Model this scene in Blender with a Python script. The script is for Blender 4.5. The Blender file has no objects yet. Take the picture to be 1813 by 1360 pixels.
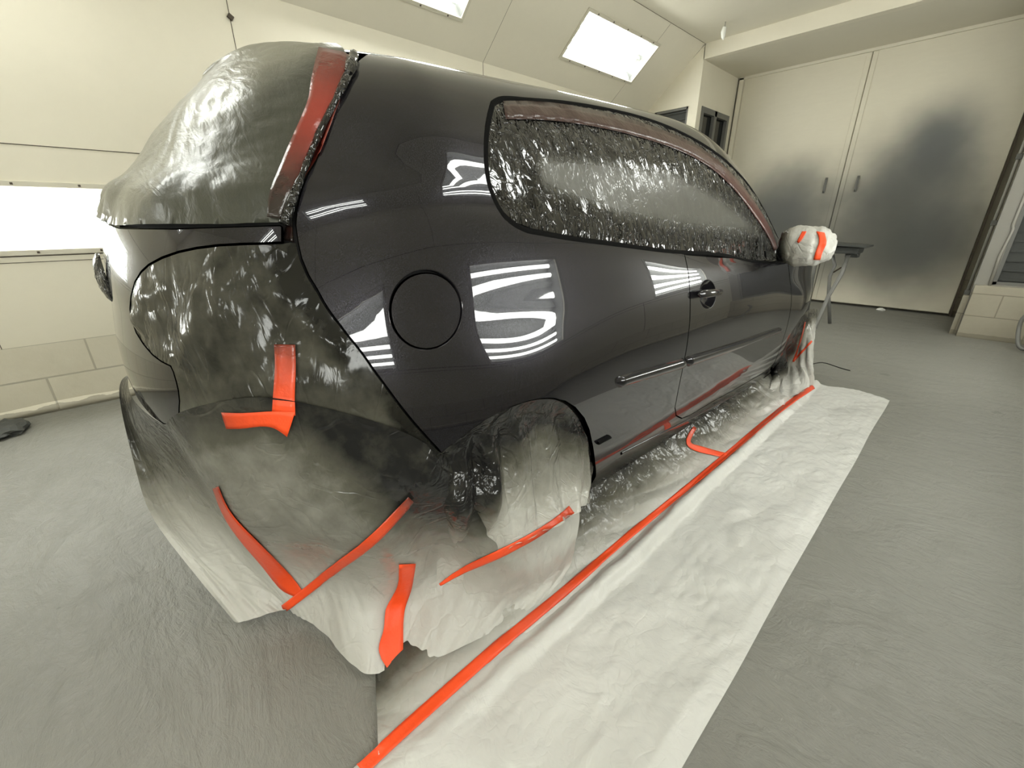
import numpy as np, math
# ---------- camera ----------
IW,IH=1813,1360
F_PX=741.8
PSI,PIT,ROL=math.radians(46.96),math.radians(21.26),math.radians(-.338)
CAM=np.array([-.715,-1.609,1.145])
def cam_axes():
    f=np.array([math.cos(PIT)*math.cos(PSI),math.cos(PIT)*math.sin(PSI),-math.sin(PIT)])
    r=np.cross(f,[0,0,1]);r/=np.linalg.norm(r);u=np.cross(r,f)
    r2=math.cos(ROL)*r+math.sin(ROL)*u;u2=-math.sin(ROL)*r+math.cos(ROL)*u
    return np.stack([r2,-u2,f])
CM=cam_axes()
def wproj(P):
    q=(np.asarray(P,float)-CAM)@CM.T
    return F_PX*q[...,:2]/q[...,2:3]+np.array([IW/2,IH/2])
def wray(u,v):
    d=np.stack([(np.asarray(u,float)-IW/2)/F_PX,(np.asarray(v,float)-IH/2)/F_PX,np.ones_like(np.asarray(u,float))],-1)
    return d@CM
# ---------- car frame ----------
YAW,NOSE,LEAN=math.radians(.2024),math.radians(1.8045),math.radians(2.568)
def car_rot():
    c,s=math.cos(NOSE),math.sin(NOSE);A=np.array([[c,0,s],[0,1,0],[-s,0,c]])
    c,s=math.cos(LEAN),math.sin(LEAN);B=np.array([[1,0,0],[0,c,-s],[0,s,c]])
    c,s=math.cos(YAW),math.sin(YAW);D=np.array([[c,-s,0],[s,c,0],[0,0,1]])
    return D@B@A
CR=car_rot();CT=np.array([0,0,.115])
def c2w(P): return np.asarray(P,float)@CR.T+CT
def w2c(P): return (np.asarray(P,float)-CT)@CR
# ---------- spline helpers ----------
def nspline(x,y,xq):
    """natural cubic spline, y (n,...)"""
    x=np.asarray(x,float);y=np.asarray(y,float);n=len(x);h=np.diff(x)
    A=np.zeros((n,n));b=np.zeros_like(y);A[0,0]=A[-1,-1]=1
    for i in range(1,n-1):
        A[i,i-1]=h[i-1];A[i,i]=2*(h[i-1]+h[i]);A[i,i+1]=h[i]
        b[i]=6*((y[i+1]-y[i])/h[i]-(y[i]-y[i-1])/h[i-1])
    m=np.linalg.solve(A,b.reshape(n,-1)).reshape(y.shape)
    xq=np.atleast_1d(np.asarray(xq,float));k=np.clip(np.searchsorted(x,xq)-1,0,n-2)
    sh=(-1,)+(1,)*(y.ndim-1)
    t=(xq-x[k]).reshape(sh);hh=h[k].reshape(sh);r=hh-t
    return m[k]*r**3/(6*hh)+m[k+1]*t**3/(6*hh)+(y[k]/hh-m[k]*hh/6)*r+(y[k+1]/hh-m[k+1]*hh/6)*t
def tab(x,pts):
    pts=np.array(pts,float);return nspline(pts[:,0],pts[:,1],x)
# ---------- body net ----------
ROWZ=[.09,.22,.40,.55,.70,.82,.92]
ROWW=[.80,.850,.872,.881,.878,.856,.831]
ROWXR=[-.66,-.71,-.745,-.76,-.765,-.75,-.74]
ROWXF=[3.36,3.41,3.45,3.46,3.44,3.38,3.28]
BELT_Z=[(-.8,1.055),(-.4,1.065),(0,1.055),(.4,1.03),(.9,.99),(1.5,.955),(2.1,.92),(2.6,.885),(3.3,.86)]
BELT_W=[(-.8,.792),(-.2,.800),(.4,.806),(1.2,.812),(1.8,.81),(2.4,.79),(3.0,.74),(3.3,.70)]
RAIL_Z=[(-.5,1.352),(-.2,1.380),(.1,1.400),(.5,1.428),(.9,1.452),(1.25,1.462),(1.5,1.43),(1.75,1.34),(2.0,1.20),(2.25,1.03),(2.45,.945),(2.7,.91),(3.3,.86)]
RAIL_W=[(-.5,.545),(0,.56),(.6,.565),(1.2,.56),(1.6,.59),(1.9,.635),(2.2,.70),(2.4,.72),(2.8,.68),(3.3,.60)]
NROW=14
def row_fun(j):
    if j<=6:
        z=ROWZ[j];W=ROWW[j]
        fw=[(-.8,W),(.2,W),(1.3,W),(2.0,W-.001),(2.6,W-.006),(3.0,W-.05),(3.4,W-.12)]
        flare={0:0,1:.004,2:.017,3:.024,4:.016,5:.001,6:0}[j]
        def g(x):
            w=tab(x,fw);w=w+flare*np.exp(-((x+.02)/.30)**2)+flare*np.exp(-((x-2.58)/.30)**2)
            return w,np.full_like(x,z)
        return g,ROWXR[j],ROWXF[j]
    if j==7: return (lambda x:(tab(x,BELT_W),tab(x,BELT_Z))),-.70,3.15
    if j<=11:
        fz=[0,.27,.55,.82,1.][j-7];fw=[0,.155,.365,.665,1.][j-7]
        def g(x):
            bw,bz=tab(x,BELT_W),tab(x,BELT_Z);rw,rz=tab(x,RAIL_W),tab(x,RAIL_Z)
            return bw+(rw-bw)*fw,bz+(rz-bz)*fz
        return g,[-.69,-.64,-.575,-.51,-.455][j-7],[3.15,3.12,3.08,3.04,3.0][j-7]
    if j==12:
        K=.5
        def g(x):
            rw,rz=tab(x,RAIL_W),tab(x,RAIL_Z);return rw*.62,rz+.060-.020*np.clip((x+.35)/.4,0,1)-.035*np.clip((-.36-x)/.1,0,1)-.006*np.clip((x+.2)/.5,0,1)
        return g,-.425,2.99
    def g(x):
        rw,rz=tab(x,RAIL_W),tab(x,RAIL_Z);return rw*0,rz+.078-.022*np.clip((x+.35)/.4,0,1)-.052*np.clip((-.36-x)/.1,0,1)-.006*np.clip((x+.2)/.5,0,1)
    return g,-.405,2.99
REARF=[0,.22,.42,.60,.74,.85,.93,.975]
MAINX=[-.1,.15,.45,.8,1.15,1.45,1.75,2.05,2.35,2.65]
FRONTF=[.93,.82,.65,.4,0]
def make_net():
    NI=len(REARF)+len(MAINX)+len(FRONTF);P=np.zeros((NI,NROW,3))
    for j in range(NROW):
        g,xr,xf=row_fun(j)
        x0=-.1 if j<=7 else -.1
        a=x0-xr+.10;n=2.9 if j<8 else 2.7
        xs=[];fr=[]
        for q in REARF:
            xs.append(xr+a-a*(1-q**n)**(1/n));fr.append(q)
        for x in MAINX: xs.append(x);fr.append(min(1,(1-((xr+a-x)/a)**n)**(1/n)) if x<xr+a else 1.)
        a2=xf-2.75
        for q in FRONTF: xs.append(xf-a2+a2*(1-q**2.6)**(1/2.6));fr.append(q)
        xs=np.array(xs);fr=np.array(fr);w,z=g(xs)
        P[:,j,0]=xs;P[:,j,1]=-w*fr;P[:,j,2]=z
    return P
class Surf:
    def __init__(s,P):
        s.P=P
        du=np.linalg.norm(np.diff(P[:,3:12],axis=0),axis=2).mean(1);dv=np.linalg.norm(np.diff(P[6:-4],axis=1),axis=2).mean(0)
        s.u=np.r_[0,np.cumsum(du)];s.v=np.r_[0,np.cumsum(dv)]
    def grid(s,U,V):
        A=nspline(s.u,s.P,U)           # (nu,NROW,3)
        B=nspline(s.v,A.transpose(1,0,2),V) # (nv,nu,3)
        return B.transpose(1,0,2)
    def __call__(s,uv):
        uv=np.atleast_2d(uv);
        if not hasattr(s,'G'):
            s.gu=np.linspace(0,s.u[-1],1201);s.gv=np.linspace(0,s.v[-1],501);s.G=s.grid(s.gu,s.gv)
        a=np.clip(uv[:,0]/s.u[-1]*1200,0,1199.999);b=np.clip(uv[:,1]/s.v[-1]*500,0,499.999)
        i=a.astype(int);j=b.astype(int);fa=(a-i)[:,None];fb=(b-j)[:,None];G=s.G
        return (G[i,j]*(1-fa)*(1-fb)+G[i+1,j]*fa*(1-fb)+G[i,j+1]*(1-fa)*fb+G[i+1,j+1]*fa*fb)
    def normal(s,uv,e=4e-3):
        uv=np.atleast_2d(uv);U=s.u[-1];V=s.v[-1]
        a=s(np.stack([np.minimum(uv[:,0]+e,U),uv[:,1]],1))-s(np.stack([np.maximum(uv[:,0]-e,0),uv[:,1]],1))
        b=s(np.stack([uv[:,0],np.minimum(uv[:,1]+e,V)],1))-s(np.stack([uv[:,0],np.maximum(uv[:,1]-e,0)],1))
        n=np.cross(a,b);return n/np.maximum(np.linalg.norm(n,axis=1),1e-12)[:,None]
    def inv(s,px,region=None):
        """pixels -> uv by ray/surface, nearest to camera"""
        px=np.atleast_2d(px).astype(float)
        gu=np.linspace(0,s.u[-1],301);gv=np.linspace(0,s.v[-1],151)
        UU,VV=np.meshgrid(gu,gv,indexing='ij');uv=np.stack([UU.ravel(),VV.ravel()],1)
        X=s(uv);N=s.normal(uv);Xw=c2w(X);Nw=N@CR.T
        front=((Xw-CAM)*Nw).sum(1)<0.0
        pr=wproj(Xw);dep=(Xw-CAM)@CM[2]
        ok=front&(dep>.05)
        if region is not None: ok&=region(X)
        idx=np.where(ok)[0];out=[]
        for p in px:
            d=np.linalg.norm(pr[idx]-p,axis=1)
            sc=d/(F_PX*.03/dep[idx])+dep[idx]*.3
            k=idx[np.argmin(d+8*dep[idx])];q=uv[k].copy()
            for it in range(12):
                e=1e-3;f0=wproj(c2w(s(q)))[0]
                J=np.stack([(wproj(c2w(s(q+[e,0])))[0]-f0)/e,(wproj(c2w(s(q+[0,e])))[0]-f0)/e],1)
                try: st=np.linalg.solve(J.T@J+1e1*np.eye(2),J.T@(p-f0))
                except Exception: break
                L=np.linalg.norm(st);st*=min(1,.05/max(L,1e-9));q=q+st
                q=np.clip(q,0,[s.u[-1],s.v[-1]])
            out.append(np.r_[q,np.linalg.norm(wproj(c2w(s(q)))[0]-p)])
        return np.array(out)
# =====================================================================
#  helpers
# =====================================================================
import bpy, bmesh, sys
from mathutils import Vector, Matrix, noise as mnoise
from mathutils.geometry import delaunay_2d_cdt
from mathutils.bvhtree import BVHTree
COL=bpy.context.scene.collection
V3=Vector

def tag(o,label=None,cat=None,group=None,kind=None):
    if label: o['label']=label
    if cat: o['category']=cat
    if group: o['group']=group
    if kind: o['kind']=kind
    return o
def empty(name,loc=(0,0,0),mat=None):
    o=bpy.data.objects.new(name,None);COL.objects.link(o)
    if mat is not None: o.matrix_world=mat
    else: o.location=loc
    o.empty_display_size=.1
    return o
def mk(name,verts,faces,mat,parent=None,smooth=True,normals=None,attrs=None,recenter=False,double=False):
    verts=[tuple(map(float,v)) for v in verts]
    me=bpy.data.meshes.new(name)
    off=(0,0,0)
    if recenter:
        a=np.array(verts);off=((a[:,0].min()+a[:,0].max())/2,(a[:,1].min()+a[:,1].max())/2,a[:,2].min())
        verts=[(v[0]-off[0],v[1]-off[1],v[2]-off[2]) for v in verts]
    me.from_pydata(verts,[],[tuple(int(i) for i in f) for f in faces]);me.validate()
    if smooth: me.polygons.foreach_set('use_smooth',[True]*len(me.polygons))
    if isinstance(mat,(list,tuple)):
        for m in mat: me.materials.append(m)
    elif mat: me.materials.append(mat)
    if attrs:
        for k,v in attrs.items():
            at=me.attributes.new(k,'FLOAT','POINT');at.data.foreach_set('value',np.asarray(v,dtype=np.float32))
    if normals is not None:
        try: me.normals_split_custom_set_from_vertices([tuple(map(float,n)) for n in normals])
        except Exception as e: print('normals',name,e)
    me.update()
    o=bpy.data.objects.new(name,me);COL.objects.link(o)
    if parent: o.parent=parent
    o.location=off
    return o
def box_vf(c,s,R=None):
    c=np.array(c,float);s=np.array(s,float)/2
    v=[np.array([x,y,z])*s for x in(-1,1) for y in(-1,1) for z in(-1,1)]
    if R is not None: v=[R@q for q in v]
    return [tuple(c+q) for q in v],[(0,1,3,2),(4,6,7,5),(0,4,5,1),(2,3,7,6),(0,2,6,4),(1,5,7,3)]
class MB:
    def __init__(s): s.v=[];s.f=[];s.m=[]
    def add(s,v,f,mi=0):
        n=len(s.v);s.v+= [tuple(map(float,q)) for q in v];s.f+=[tuple(n+i for i in g) for g in f];s.m+=[mi]*len(f);return s
    def box(s,c,sz,R=None,mi=0): return s.add(*box_vf(c,sz,R),mi)
    def tube(s,pts,r,n=10,mi=0,cap=True):
        pts=[np.array(p,float) for p in pts];rs=r if isinstance(r,(list,tuple)) else [r]*len(pts)
        vs=[];fs=[];up=None
        for i,p in enumerate(pts):
            t=pts[min(i+1,len(pts)-1)]-pts[max(i-1,0)];t/=np.linalg.norm(t)
            if up is None: up=np.array([0,0,1.]) if abs(t[2])<.9 else np.array([1.,0,0])
            a=np.cross(t,up);a/=np.linalg.norm(a);b=np.cross(a,t);up=b
            for k in range(n):
                th=2*math.pi*k/n;vs.append(p+rs[i]*(math.cos(th)*a+math.sin(th)*b))
        for i in range(len(pts)-1):
            for k in range(n): fs.append((i*n+k,i*n+(k+1)%n,(i+1)*n+(k+1)%n,(i+1)*n+k))
        if cap: fs.append(tuple(range(n))[::-1]);fs.append(tuple((len(pts)-1)*n+k for k in range(n)))
        return s.add(vs,fs,mi)
    def build(s,name,mat,parent=None,smooth=False,recenter=False,bevel=0):
        o=mk(name,s.v,s.f,mat,parent,smooth,recenter=recenter)
        if isinstance(mat,(list,tuple)): o.data.polygons.foreach_set('material_index',s.m)
        if bevel:
            b=o.modifiers.new('bevel','BEVEL');b.width=bevel;b.segments=2;b.limit_method='ANGLE'
        return o
def n3(p,s=1.): return mnoise.noise(V3((p[0]*s,p[1]*s,p[2]*s)))
def ridge(p,s=1.): return 1-2*abs(n3(p,s))
def sstep(a,b,x):
    t=np.clip((x-a)/(b-a),0,1);return t*t*(3-2*t)
def dens(poly,step):
    out=[];n=len(poly)
    for i in range(n):
        a=np.array(poly[i],float);b=np.array(poly[(i+1)%n],float);k=max(1,int(round(np.linalg.norm(b-a)/step)))
        for q in range(k): out.append(a+(b-a)*q/k)
    return np.array(out)
def catmull(pts,step):
    """smooth open polyline"""
    pts=np.array(pts,float);d=np.r_[0,np.cumsum(np.maximum(np.linalg.norm(np.diff(pts,axis=0),axis=1),1e-9))]
    n=max(2,int(d[-1]/step)+1);return nspline(d,pts,np.linspace(0,d[-1],n))
def inpoly(poly,P):
    poly=np.asarray(poly);P=np.atleast_2d(P);x,y=P[:,0],P[:,1];c=np.zeros(len(P),bool);n=len(poly)
    for i in range(n):
        x1,y1=poly[i];x2,y2=poly[i-1]
        m=((y1>y)!=(y2>y));
        if abs(y2-y1)>1e-12: c^=m&(x<(x2-x1)*(y-y1)/(y2-y1)+x1)
    return c
def area(poly): p=np.asarray(poly);q=np.roll(p,-1,0);return .5*np.sum(p[:,0]*q[:,1]-q[:,0]*p[:,1])
def inset(poly,d):
    p=np.asarray(poly,float);s=1 if area(p)>0 else -1
    a=p-np.roll(p,1,0);b=np.roll(p,-1,0)-p
    a/=np.maximum(np.linalg.norm(a,axis=1),1e-9)[:,None];b/=np.maximum(np.linalg.norm(b,axis=1),1e-9)[:,None]
    t=a+b;t/=np.maximum(np.linalg.norm(t,axis=1),1e-9)[:,None]
    n=np.stack([-t[:,1],t[:,0]],1)*s;return p+n*d
def segdist(poly,P):
    poly=np.asarray(poly);P=np.atleast_2d(P);D=np.full(len(P),1e9);n=len(poly)
    for i in range(n):
        a=poly[i];b=poly[(i+1)%n];ab=b-a;L=ab@ab
        if L<1e-14: continue
        t=np.clip(((P-a)@ab)/L,0,1);D=np.minimum(D,np.linalg.norm(P-(a+t[:,None]*ab),axis=1))
    return D

# =====================================================================
#  materials
# =====================================================================
class NT:
    def __init__(s,name):
        s.m=bpy.data.materials.new(name);s.m.use_nodes=True;s.t=s.m.node_tree;s.t.nodes.clear();s.N=s.t.nodes;s.L=s.t.links
        s.out=s.N.new('ShaderNodeOutputMaterial')
    def n(s,typ,ins=None,**kw):
        nd=s.N.new(typ)
        for k,v in kw.items(): setattr(nd,k,v)
        for k,v in (ins or {}).items(): s.set(nd.inputs[k],v)
        return nd
    def set(s,sock,v):
        if isinstance(v,bpy.types.NodeSocket): s.L.new(v,sock)
        elif isinstance(v,bpy.types.Node): s.L.new(v.outputs[0],sock)
        else:
            if sock.type=='RGBA' and not isinstance(v,(int,float)) and len(v)==3: v=(*v,1)
            sock.default_value=v
    def math(s,op,a,b=0.,c=None,clamp=False):
        nd=s.n('ShaderNodeMath',operation=op,use_clamp=clamp);s.set(nd.inputs[0],a);s.set(nd.inputs[1],b)
        if c is not None: s.set(nd.inputs[2],c)
        return nd.outputs[0]
    def mix(s,f,a,b):
        nd=s.n('ShaderNodeMix',data_type='RGBA');s.set(nd.inputs[0],f);s.set(nd.inputs[6],a);s.set(nd.inputs[7],b);return nd.outputs[2]
    def noise(s,vec,scale,detail=4,rough=.55,dist=0.):
        return s.n('ShaderNodeTexNoise',{'Vector':vec,'Scale':scale,'Detail':detail,'Roughness':rough,'Distortion':dist}).outputs[0]
    def ramp(s,f,stops):
        nd=s.n('ShaderNodeValToRGB',{'Fac':f});e=nd.color_ramp.elements
        while len(e)<len(stops): e.new(.5)
        for q,(p,c) in zip(e,stops): q.position=p;q.color=(*c,1) if len(c)==3 else c
        return nd.outputs[0]
    def pos(s): return s.n('ShaderNodeNewGeometry').outputs['Position']
    def obj(s): return s.n('ShaderNodeTexCoord').outputs['Object']
    def mp(s,vec,scale=(1,1,1),rot=(0,0,0),loc=(0,0,0)):
        return s.n('ShaderNodeMapping',{'Vector':vec,'Scale':scale,'Rotation':rot,'Location':loc}).outputs[0]
    def bump(s,h,st=.3,d=.01,nrm=None):
        i={'Height':h,'Strength':st,'Distance':d}
        if nrm is not None: i['Normal']=nrm
        return s.n('ShaderNodeBump',i).outputs[0]
    def bsdf(s,**kw):
        nd=s.n('ShaderNodeBsdfPrincipled')
        for k,v in kw.items():
            key={'color':'Base Color','rough':'Roughness','metal':'Metallic','normal':'Normal','coat':'Coat Weight','coat_rough':'Coat Roughness','coat_normal':'Coat Normal','spec':'Specular IOR Level','ecol':'Emission Color','estr':'Emission Strength','alpha':'Alpha','ior':'IOR'}[k]
            s.set(nd.inputs[key],v)
        return nd
    def end(s,sh):
        s.L.new(sh.outputs[0] if isinstance(sh,bpy.types.Node) else sh,s.out.inputs[0]);return s.m
def simple(name,color,rough=.5,metal=0.,bumps=None,spec=.5,coat=0.):
    t=NT(name);p=t.pos();k=dict(color=color,rough=rough,metal=metal,spec=spec,coat=coat)
    nz=t.noise(p,9.,3);k['color']=t.mix(t.math('MULTIPLY',nz,.35),color,tuple(c*.72 for c in color))
    if bumps: k['normal']=t.bump(t.noise(p,bumps[0],4),bumps[1],bumps[2])
    return t.end(t.bsdf(**k))
M={}
# glossy near-black metallic car paint with fine flake under clear coat
t=NT('black_metallic_paint');p=t.obj()
fl=t.noise(p,1400.,2,.6);c=t.ramp(fl,[(.32,(.004,.004,.0045)),(.56,(.009,.0085,.0105)),(.72,(.115,.11,.135))])
nd=t.bsdf(color=c,metal=.5,rough=.27,spec=0.,coat=1.,coat_rough=.010);nd.inputs['Coat IOR'].default_value=1.42;M['paint']=t.end(nd)
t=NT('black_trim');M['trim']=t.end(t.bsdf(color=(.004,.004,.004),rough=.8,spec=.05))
M['rubber']=simple('black_rubber',(.012,.012,.012),.6)
t=NT('dark_cavity');M['cavity']=t.end(t.bsdf(color=(.004,.004,.004),rough=.8))
M['alloy']=simple('grey_alloy',(.30,.30,.31),.35,.9)
t=NT('dark_window_glass');M['glass']=t.end(t.bsdf(color=(.006,.007,.007),rough=.04))

def film_mat(name,white,dark,rough,rough_dark,bs,bst,trans=.25,stretch=(1,1,1),CR_=.17):
    t=NT(name);p=t.obj();a=t.n('ShaderNodeAttribute',attribute_name='spray').outputs['Fac']
    nz=t.noise(p,16.,5,.6);nz2=t.noise(p,3.5,3)
    a2=t.math('ADD',a,t.math('MULTIPLY',t.math('SUBTRACT',nz,.5),t.math('MULTIPLY',a,.45)),clamp=True)
    mid=tuple(.45*w+.12*0.5+.0 for w in white)
    col=t.ramp(a2,[(0.,white),(.35,tuple(w*.52 for w in (white[0],white[1]*.985,white[2]*.93))),(.7,tuple(w*.12 for w in (white[0],white[1]*.98,white[2]*.82))),(1.,dark)])
    rg=t.math('ADD',t.math('MULTIPLY',a2,rough_dark-rough),rough)
    q=t.mp(p,stretch)
    h=t.math('ADD',t.noise(q,bs,3,.5,1.3),t.math('MULTIPLY',t.noise(q,bs*3.7,3,.55,1.),.22))
    def crease(sc,ww):
        r_=t.math('ABSOLUTE',t.math('SUBTRACT',t.noise(q,sc,2,.5,1.6),.5));return t.math('MULTIPLY',t.math('MINIMUM',r_,ww),1./ww)
    h=t.math('ADD',h,t.math('MULTIPLY',crease(bs*.55,.035),CR_));h=t.math('ADD',h,t.math('MULTIPLY',crease(bs*1.3,.03),CR_*.45))
    nr=t.bump(h,bst,.03)
    b=t.bsdf(color=col,rough=rg,normal=nr,spec=t.math('SUBTRACT',.5,t.math('MULTIPLY',a2,.22)))
    tr=t.n('ShaderNodeBsdfTranslucent',{'Color':col,'Normal':nr})
    mx=t.n('ShaderNodeMixShader',{0:t.math('MULTIPLY',t.math('SUBTRACT',1.,a2),trans),1:b.outputs[0],2:tr.outputs[0]})
    return t.end(mx)
M['film']=film_mat('masking_film',(.64,.635,.60),(.010,.010,.010),.36,.16,6.,.26)
M['film_side']=film_mat('masking_film_wheel',(.64,.635,.60),(.010,.010,.010),.34,.12,7.,.40)
M['sheet']=film_mat('floor_sheet_plastic',(.62,.62,.595),(.02,.02,.02),.38,.25,6.,.34,.12,CR_=.06)
M['film_dark']=film_mat('dark_overspray_film',(.64,.635,.60),(.007,.007,.006),.30,.13,4.,.24,.1,(1.8,1.8,.7),.22)

# red masking tape
def tape_mat(name,col,rough=.5):
    t=NT(name);p=t.obj();a=t.n('ShaderNodeAttribute',attribute_name='spray').outputs['Fac']
    nz=t.noise(p,30.,4)
    c=t.mix(t.math('MULTIPLY',nz,.35),col,tuple(q*.72 for q in col))
    a2=t.math('ADD',a,t.math('MULTIPLY',t.math('SUBTRACT',nz,.5),t.math('MULTIPLY',a,.5)),clamp=True)
    c=t.mix(a2,c,(.018,.012,.010))
    return t.end(t.bsdf(color=c,rough=t.math('SUBTRACT',rough,t.math('MULTIPLY',a2,rough-.18)),normal=t.bump(t.noise(p,60.,4),.25,.006)))
M['tape']=tape_mat('red_masking_tape',(.87,.075,.010))
M['tape_dull']=tape_mat('dust_covered_tape',(.085,.026,.022),.30)
M['tape_gloss']=tape_mat('painted_masking_tape',(.25,.032,.020),.25)

# crinkled clear film over the side glass
t=NT('crinkled_window_film');p=t.obj();a=t.n('ShaderNodeAttribute',attribute_name='fog').outputs['Fac']
q=t.mp(p,(1.5,1.,.30),(0,-.42,0))
def crz(vec,sc,w_,ds=1.5): return t.math('MULTIPLY',t.math('MINIMUM',t.math('ABSOLUTE',t.math('SUBTRACT',t.noise(vec,sc,2,.5,ds),.5)),w_),1./w_)
h=t.math('ADD',t.math('MULTIPLY',crz(q,13.,.030),.50),t.math('MULTIPLY',crz(q,22.,.030,1.),.16))
h=t.math('ADD',h,t.math('MULTIPLY',crz(p,18.,.03,1.),.10));h=t.math('ADD',h,t.math('MULTIPLY',t.noise(q,5.,2,.5,1.),.8))
amp=t.math('ADD',.12,t.math('MULTIPLY',t.math('SUBTRACT',1.,a),.88))
nr=t.n('ShaderNodeBump',{'Height':h,'Strength':amp,'Distance':.017}).outputs[0]
fogc=t.mix(t.noise(q,22.,4),(.055,.055,.048),(.105,.105,.093))
c=t.mix(t.math('MULTIPLY',a,t.math('ADD',.70,t.math('MULTIPLY',t.noise(p,8.,3),.4)),clamp=True),(.004,.004,.004),fogc)
M['window_film']=t.end(t.bsdf(color=c,rough=t.math('ADD',.06,t.math('MULTIPLY',a,.30)),normal=nr,spec=.45,coat=.35,coat_rough=.04,coat_normal=nr))
# dusty tight film over the rear glass
t=NT('stretched_rear_film');p=t.obj();a=t.n('ShaderNodeAttribute',attribute_name='spray').outputs['Fac']
q=t.mp(p,(2.2,.55,.9),(.25,0,.0))
fine=t.noise(p,110.,5,.7);st=t.noise(q,15.,4,.5,1.4)
c=t.mix(a,t.mix(fine,(.15,.148,.117),(.23,.226,.185)),(.016,.018,.013))
h=t.math('ADD',st,t.math('MULTIPLY',t.noise(q,80.,3,.6,.6),.25))
nr=t.bump(h,.22,.015)
M['rear_film']=t.end(t.bsdf(color=c,rough=.32,normal=nr,spec=.4,coat=.10,coat_rough=.2,coat_normal=nr))

# room
def wall_mat(name,base,blocks=None,seams=(),dirty=True):
    """painted wall; blocks=(axis, top) adds painted masonry below a height"""
    t=NT(name);p=t.pos();nz=t.noise(p,1.3,4);nf=t.noise(p,14.,5,.6)
    c=t.mix(nz,base,tuple(b*.90 for b in base));c=t.mix(t.math('MULTIPLY',nf,.25),c,tuple(b*.78 for b in base))
    sx=t.n('ShaderNodeSeparateXYZ',{0:p})
    h=t.math('MULTIPLY',t.noise(p,7.,3),.15)
    if blocks:
        cb=t.n('ShaderNodeCombineXYZ',{0:sx.outputs[0 if blocks[0]=='x' else 1],1:t.math('ADD',sx.outputs[2],-.005),2:0.})
        br=t.n('ShaderNodeTexBrick',{'Vector':cb.outputs[0],'Scale':1.,'Mortar Size':.006,'Mortar Smooth':.3,'Brick Width':.47,'Row Height':.218,'Color1':(1,1,1,1),'Color2':(.93,.93,.93,1),'Mortar':(.25,.25,.25,1)},offset=.5)
        low=t.math('LESS_THAN',sx.outputs[2],blocks[1]);
        dm=t.math('MULTIPLY',low,t.math('SUBTRACT',1.,t.n('ShaderNodeSeparateColor',{0:br.outputs[0]}).outputs[0]))
        c=t.mix(t.math('MULTIPLY',dm,.75),c,tuple(b*.30 for b in base))
        c=t.mix(t.math('MULTIPLY',low,t.math('MULTIPLY',t.noise(p,5.,5,.7),.45)),c,(base[0]*.55,base[1]*.52,base[2]*.45))
        h=t.math('ADD',h,t.math('MULTIPLY',dm,-1.5));h=t.math('ADD',h,t.math('MULTIPLY',low,t.math('MULTIPLY',nf,.6)))
        foot=t.math('LESS_THAN',sx.outputs[2],t.math('ADD',.02,t.math('MULTIPLY',t.noise(p,9.,4),.05)))
        c=t.mix(t.math('MULTIPLY',foot,.6),c,(.16,.145,.11))
    return t.end(t.bsdf(color=c,rough=.42,normal=t.bump(h,.35,.012)))
WALL=(.75,.71,.59)
M['wall']=wall_mat('cream_booth_wall',WALL,('x',.44))
M['wall_end']=wall_mat('cream_end_wall',WALL,('y',.44))
M['wall_dusty']=wall_mat('overspray_dulled_wall',(.25,.24,.215),('y',.44));M['block_dusty']=wall_mat('dulled_block_wall',(.40,.37,.30),('y',.54))
M['panel']=wall_mat('cream_panel',(.74,.70,.585))
M['ceil']=wall_mat('cream_ceiling',(.70,.665,.555))
t=NT('concrete_floor');p=t.pos();
sw=t.n('ShaderNodeMapping',{'Vector':p,'Scale':(1,.55,1),'Rotation':(0,0,.5)}).outputs[0]
n1=t.noise(p,.7,4);n2=t.noise(sw,3.2,7,.62,1.2);n3_=t.noise(p,26.,4)
c=t.mix(n1,(.135,.134,.120),(.225,.222,.198));c=t.mix(t.math('MULTIPLY',n2,.45),c,(.13,.128,.115));c=t.mix(t.math('MULTIPLY',n3_,.2),c,(.31,.30,.27))
sp=t.noise(p,5.5,2,.5,.3);c=t.mix(t.math('MULTIPLY',t.math('GREATER_THAN',sp,.73),.35),c,(.05,.05,.045))
hh=t.math('ADD',t.math('MULTIPLY',n2,1.),t.math('MULTIPLY',t.noise(sw,14.,6,.65,2.),.35))
M['floor']=t.end(t.bsdf(color=c,rough=.5,normal=t.bump(hh,.38,.06)))
M['grey_steel']=simple('dusty_grey_steel',(.16,.16,.15),.5,.2,(18,.2,.01))
M['dark_panel']=simple('dark_filter_panel',(.045,.048,.045),.6,0,(30,.3,.01))
M['grime']=simple('brown_grime',(.06,.045,.03),.7,0,(25,.3,.01))
M['pipe']=simple('overspray_pipe',(.30,.29,.26),.45,.1,(40,.3,.01))
M['frame']=simple('light_frame_cream',(.60,.57,.47),.4)
M['reflector']=simple('light_reflector',(.17,.175,.165),.35)
M['white']=simple('white_paper',(.80,.80,.76),.6)
t=NT('fluorescent_tube');M['tube']=t.end(t.n('ShaderNodeEmission',{'Color':(.99,1.,.96,1),'Strength':44.}))
t=NT('clear_cover');tr=t.n('ShaderNodeBsdfTransparent',{0:(.96,.97,.95,1)});gl=t.n('ShaderNodeBsdfGlossy',{'Color':(1,1,1,1),'Roughness':.03})
M['cover']=t.end(t.n('ShaderNodeMixShader',{0:.06,1:tr.outputs[0],2:gl.outputs[0]}))

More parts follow.
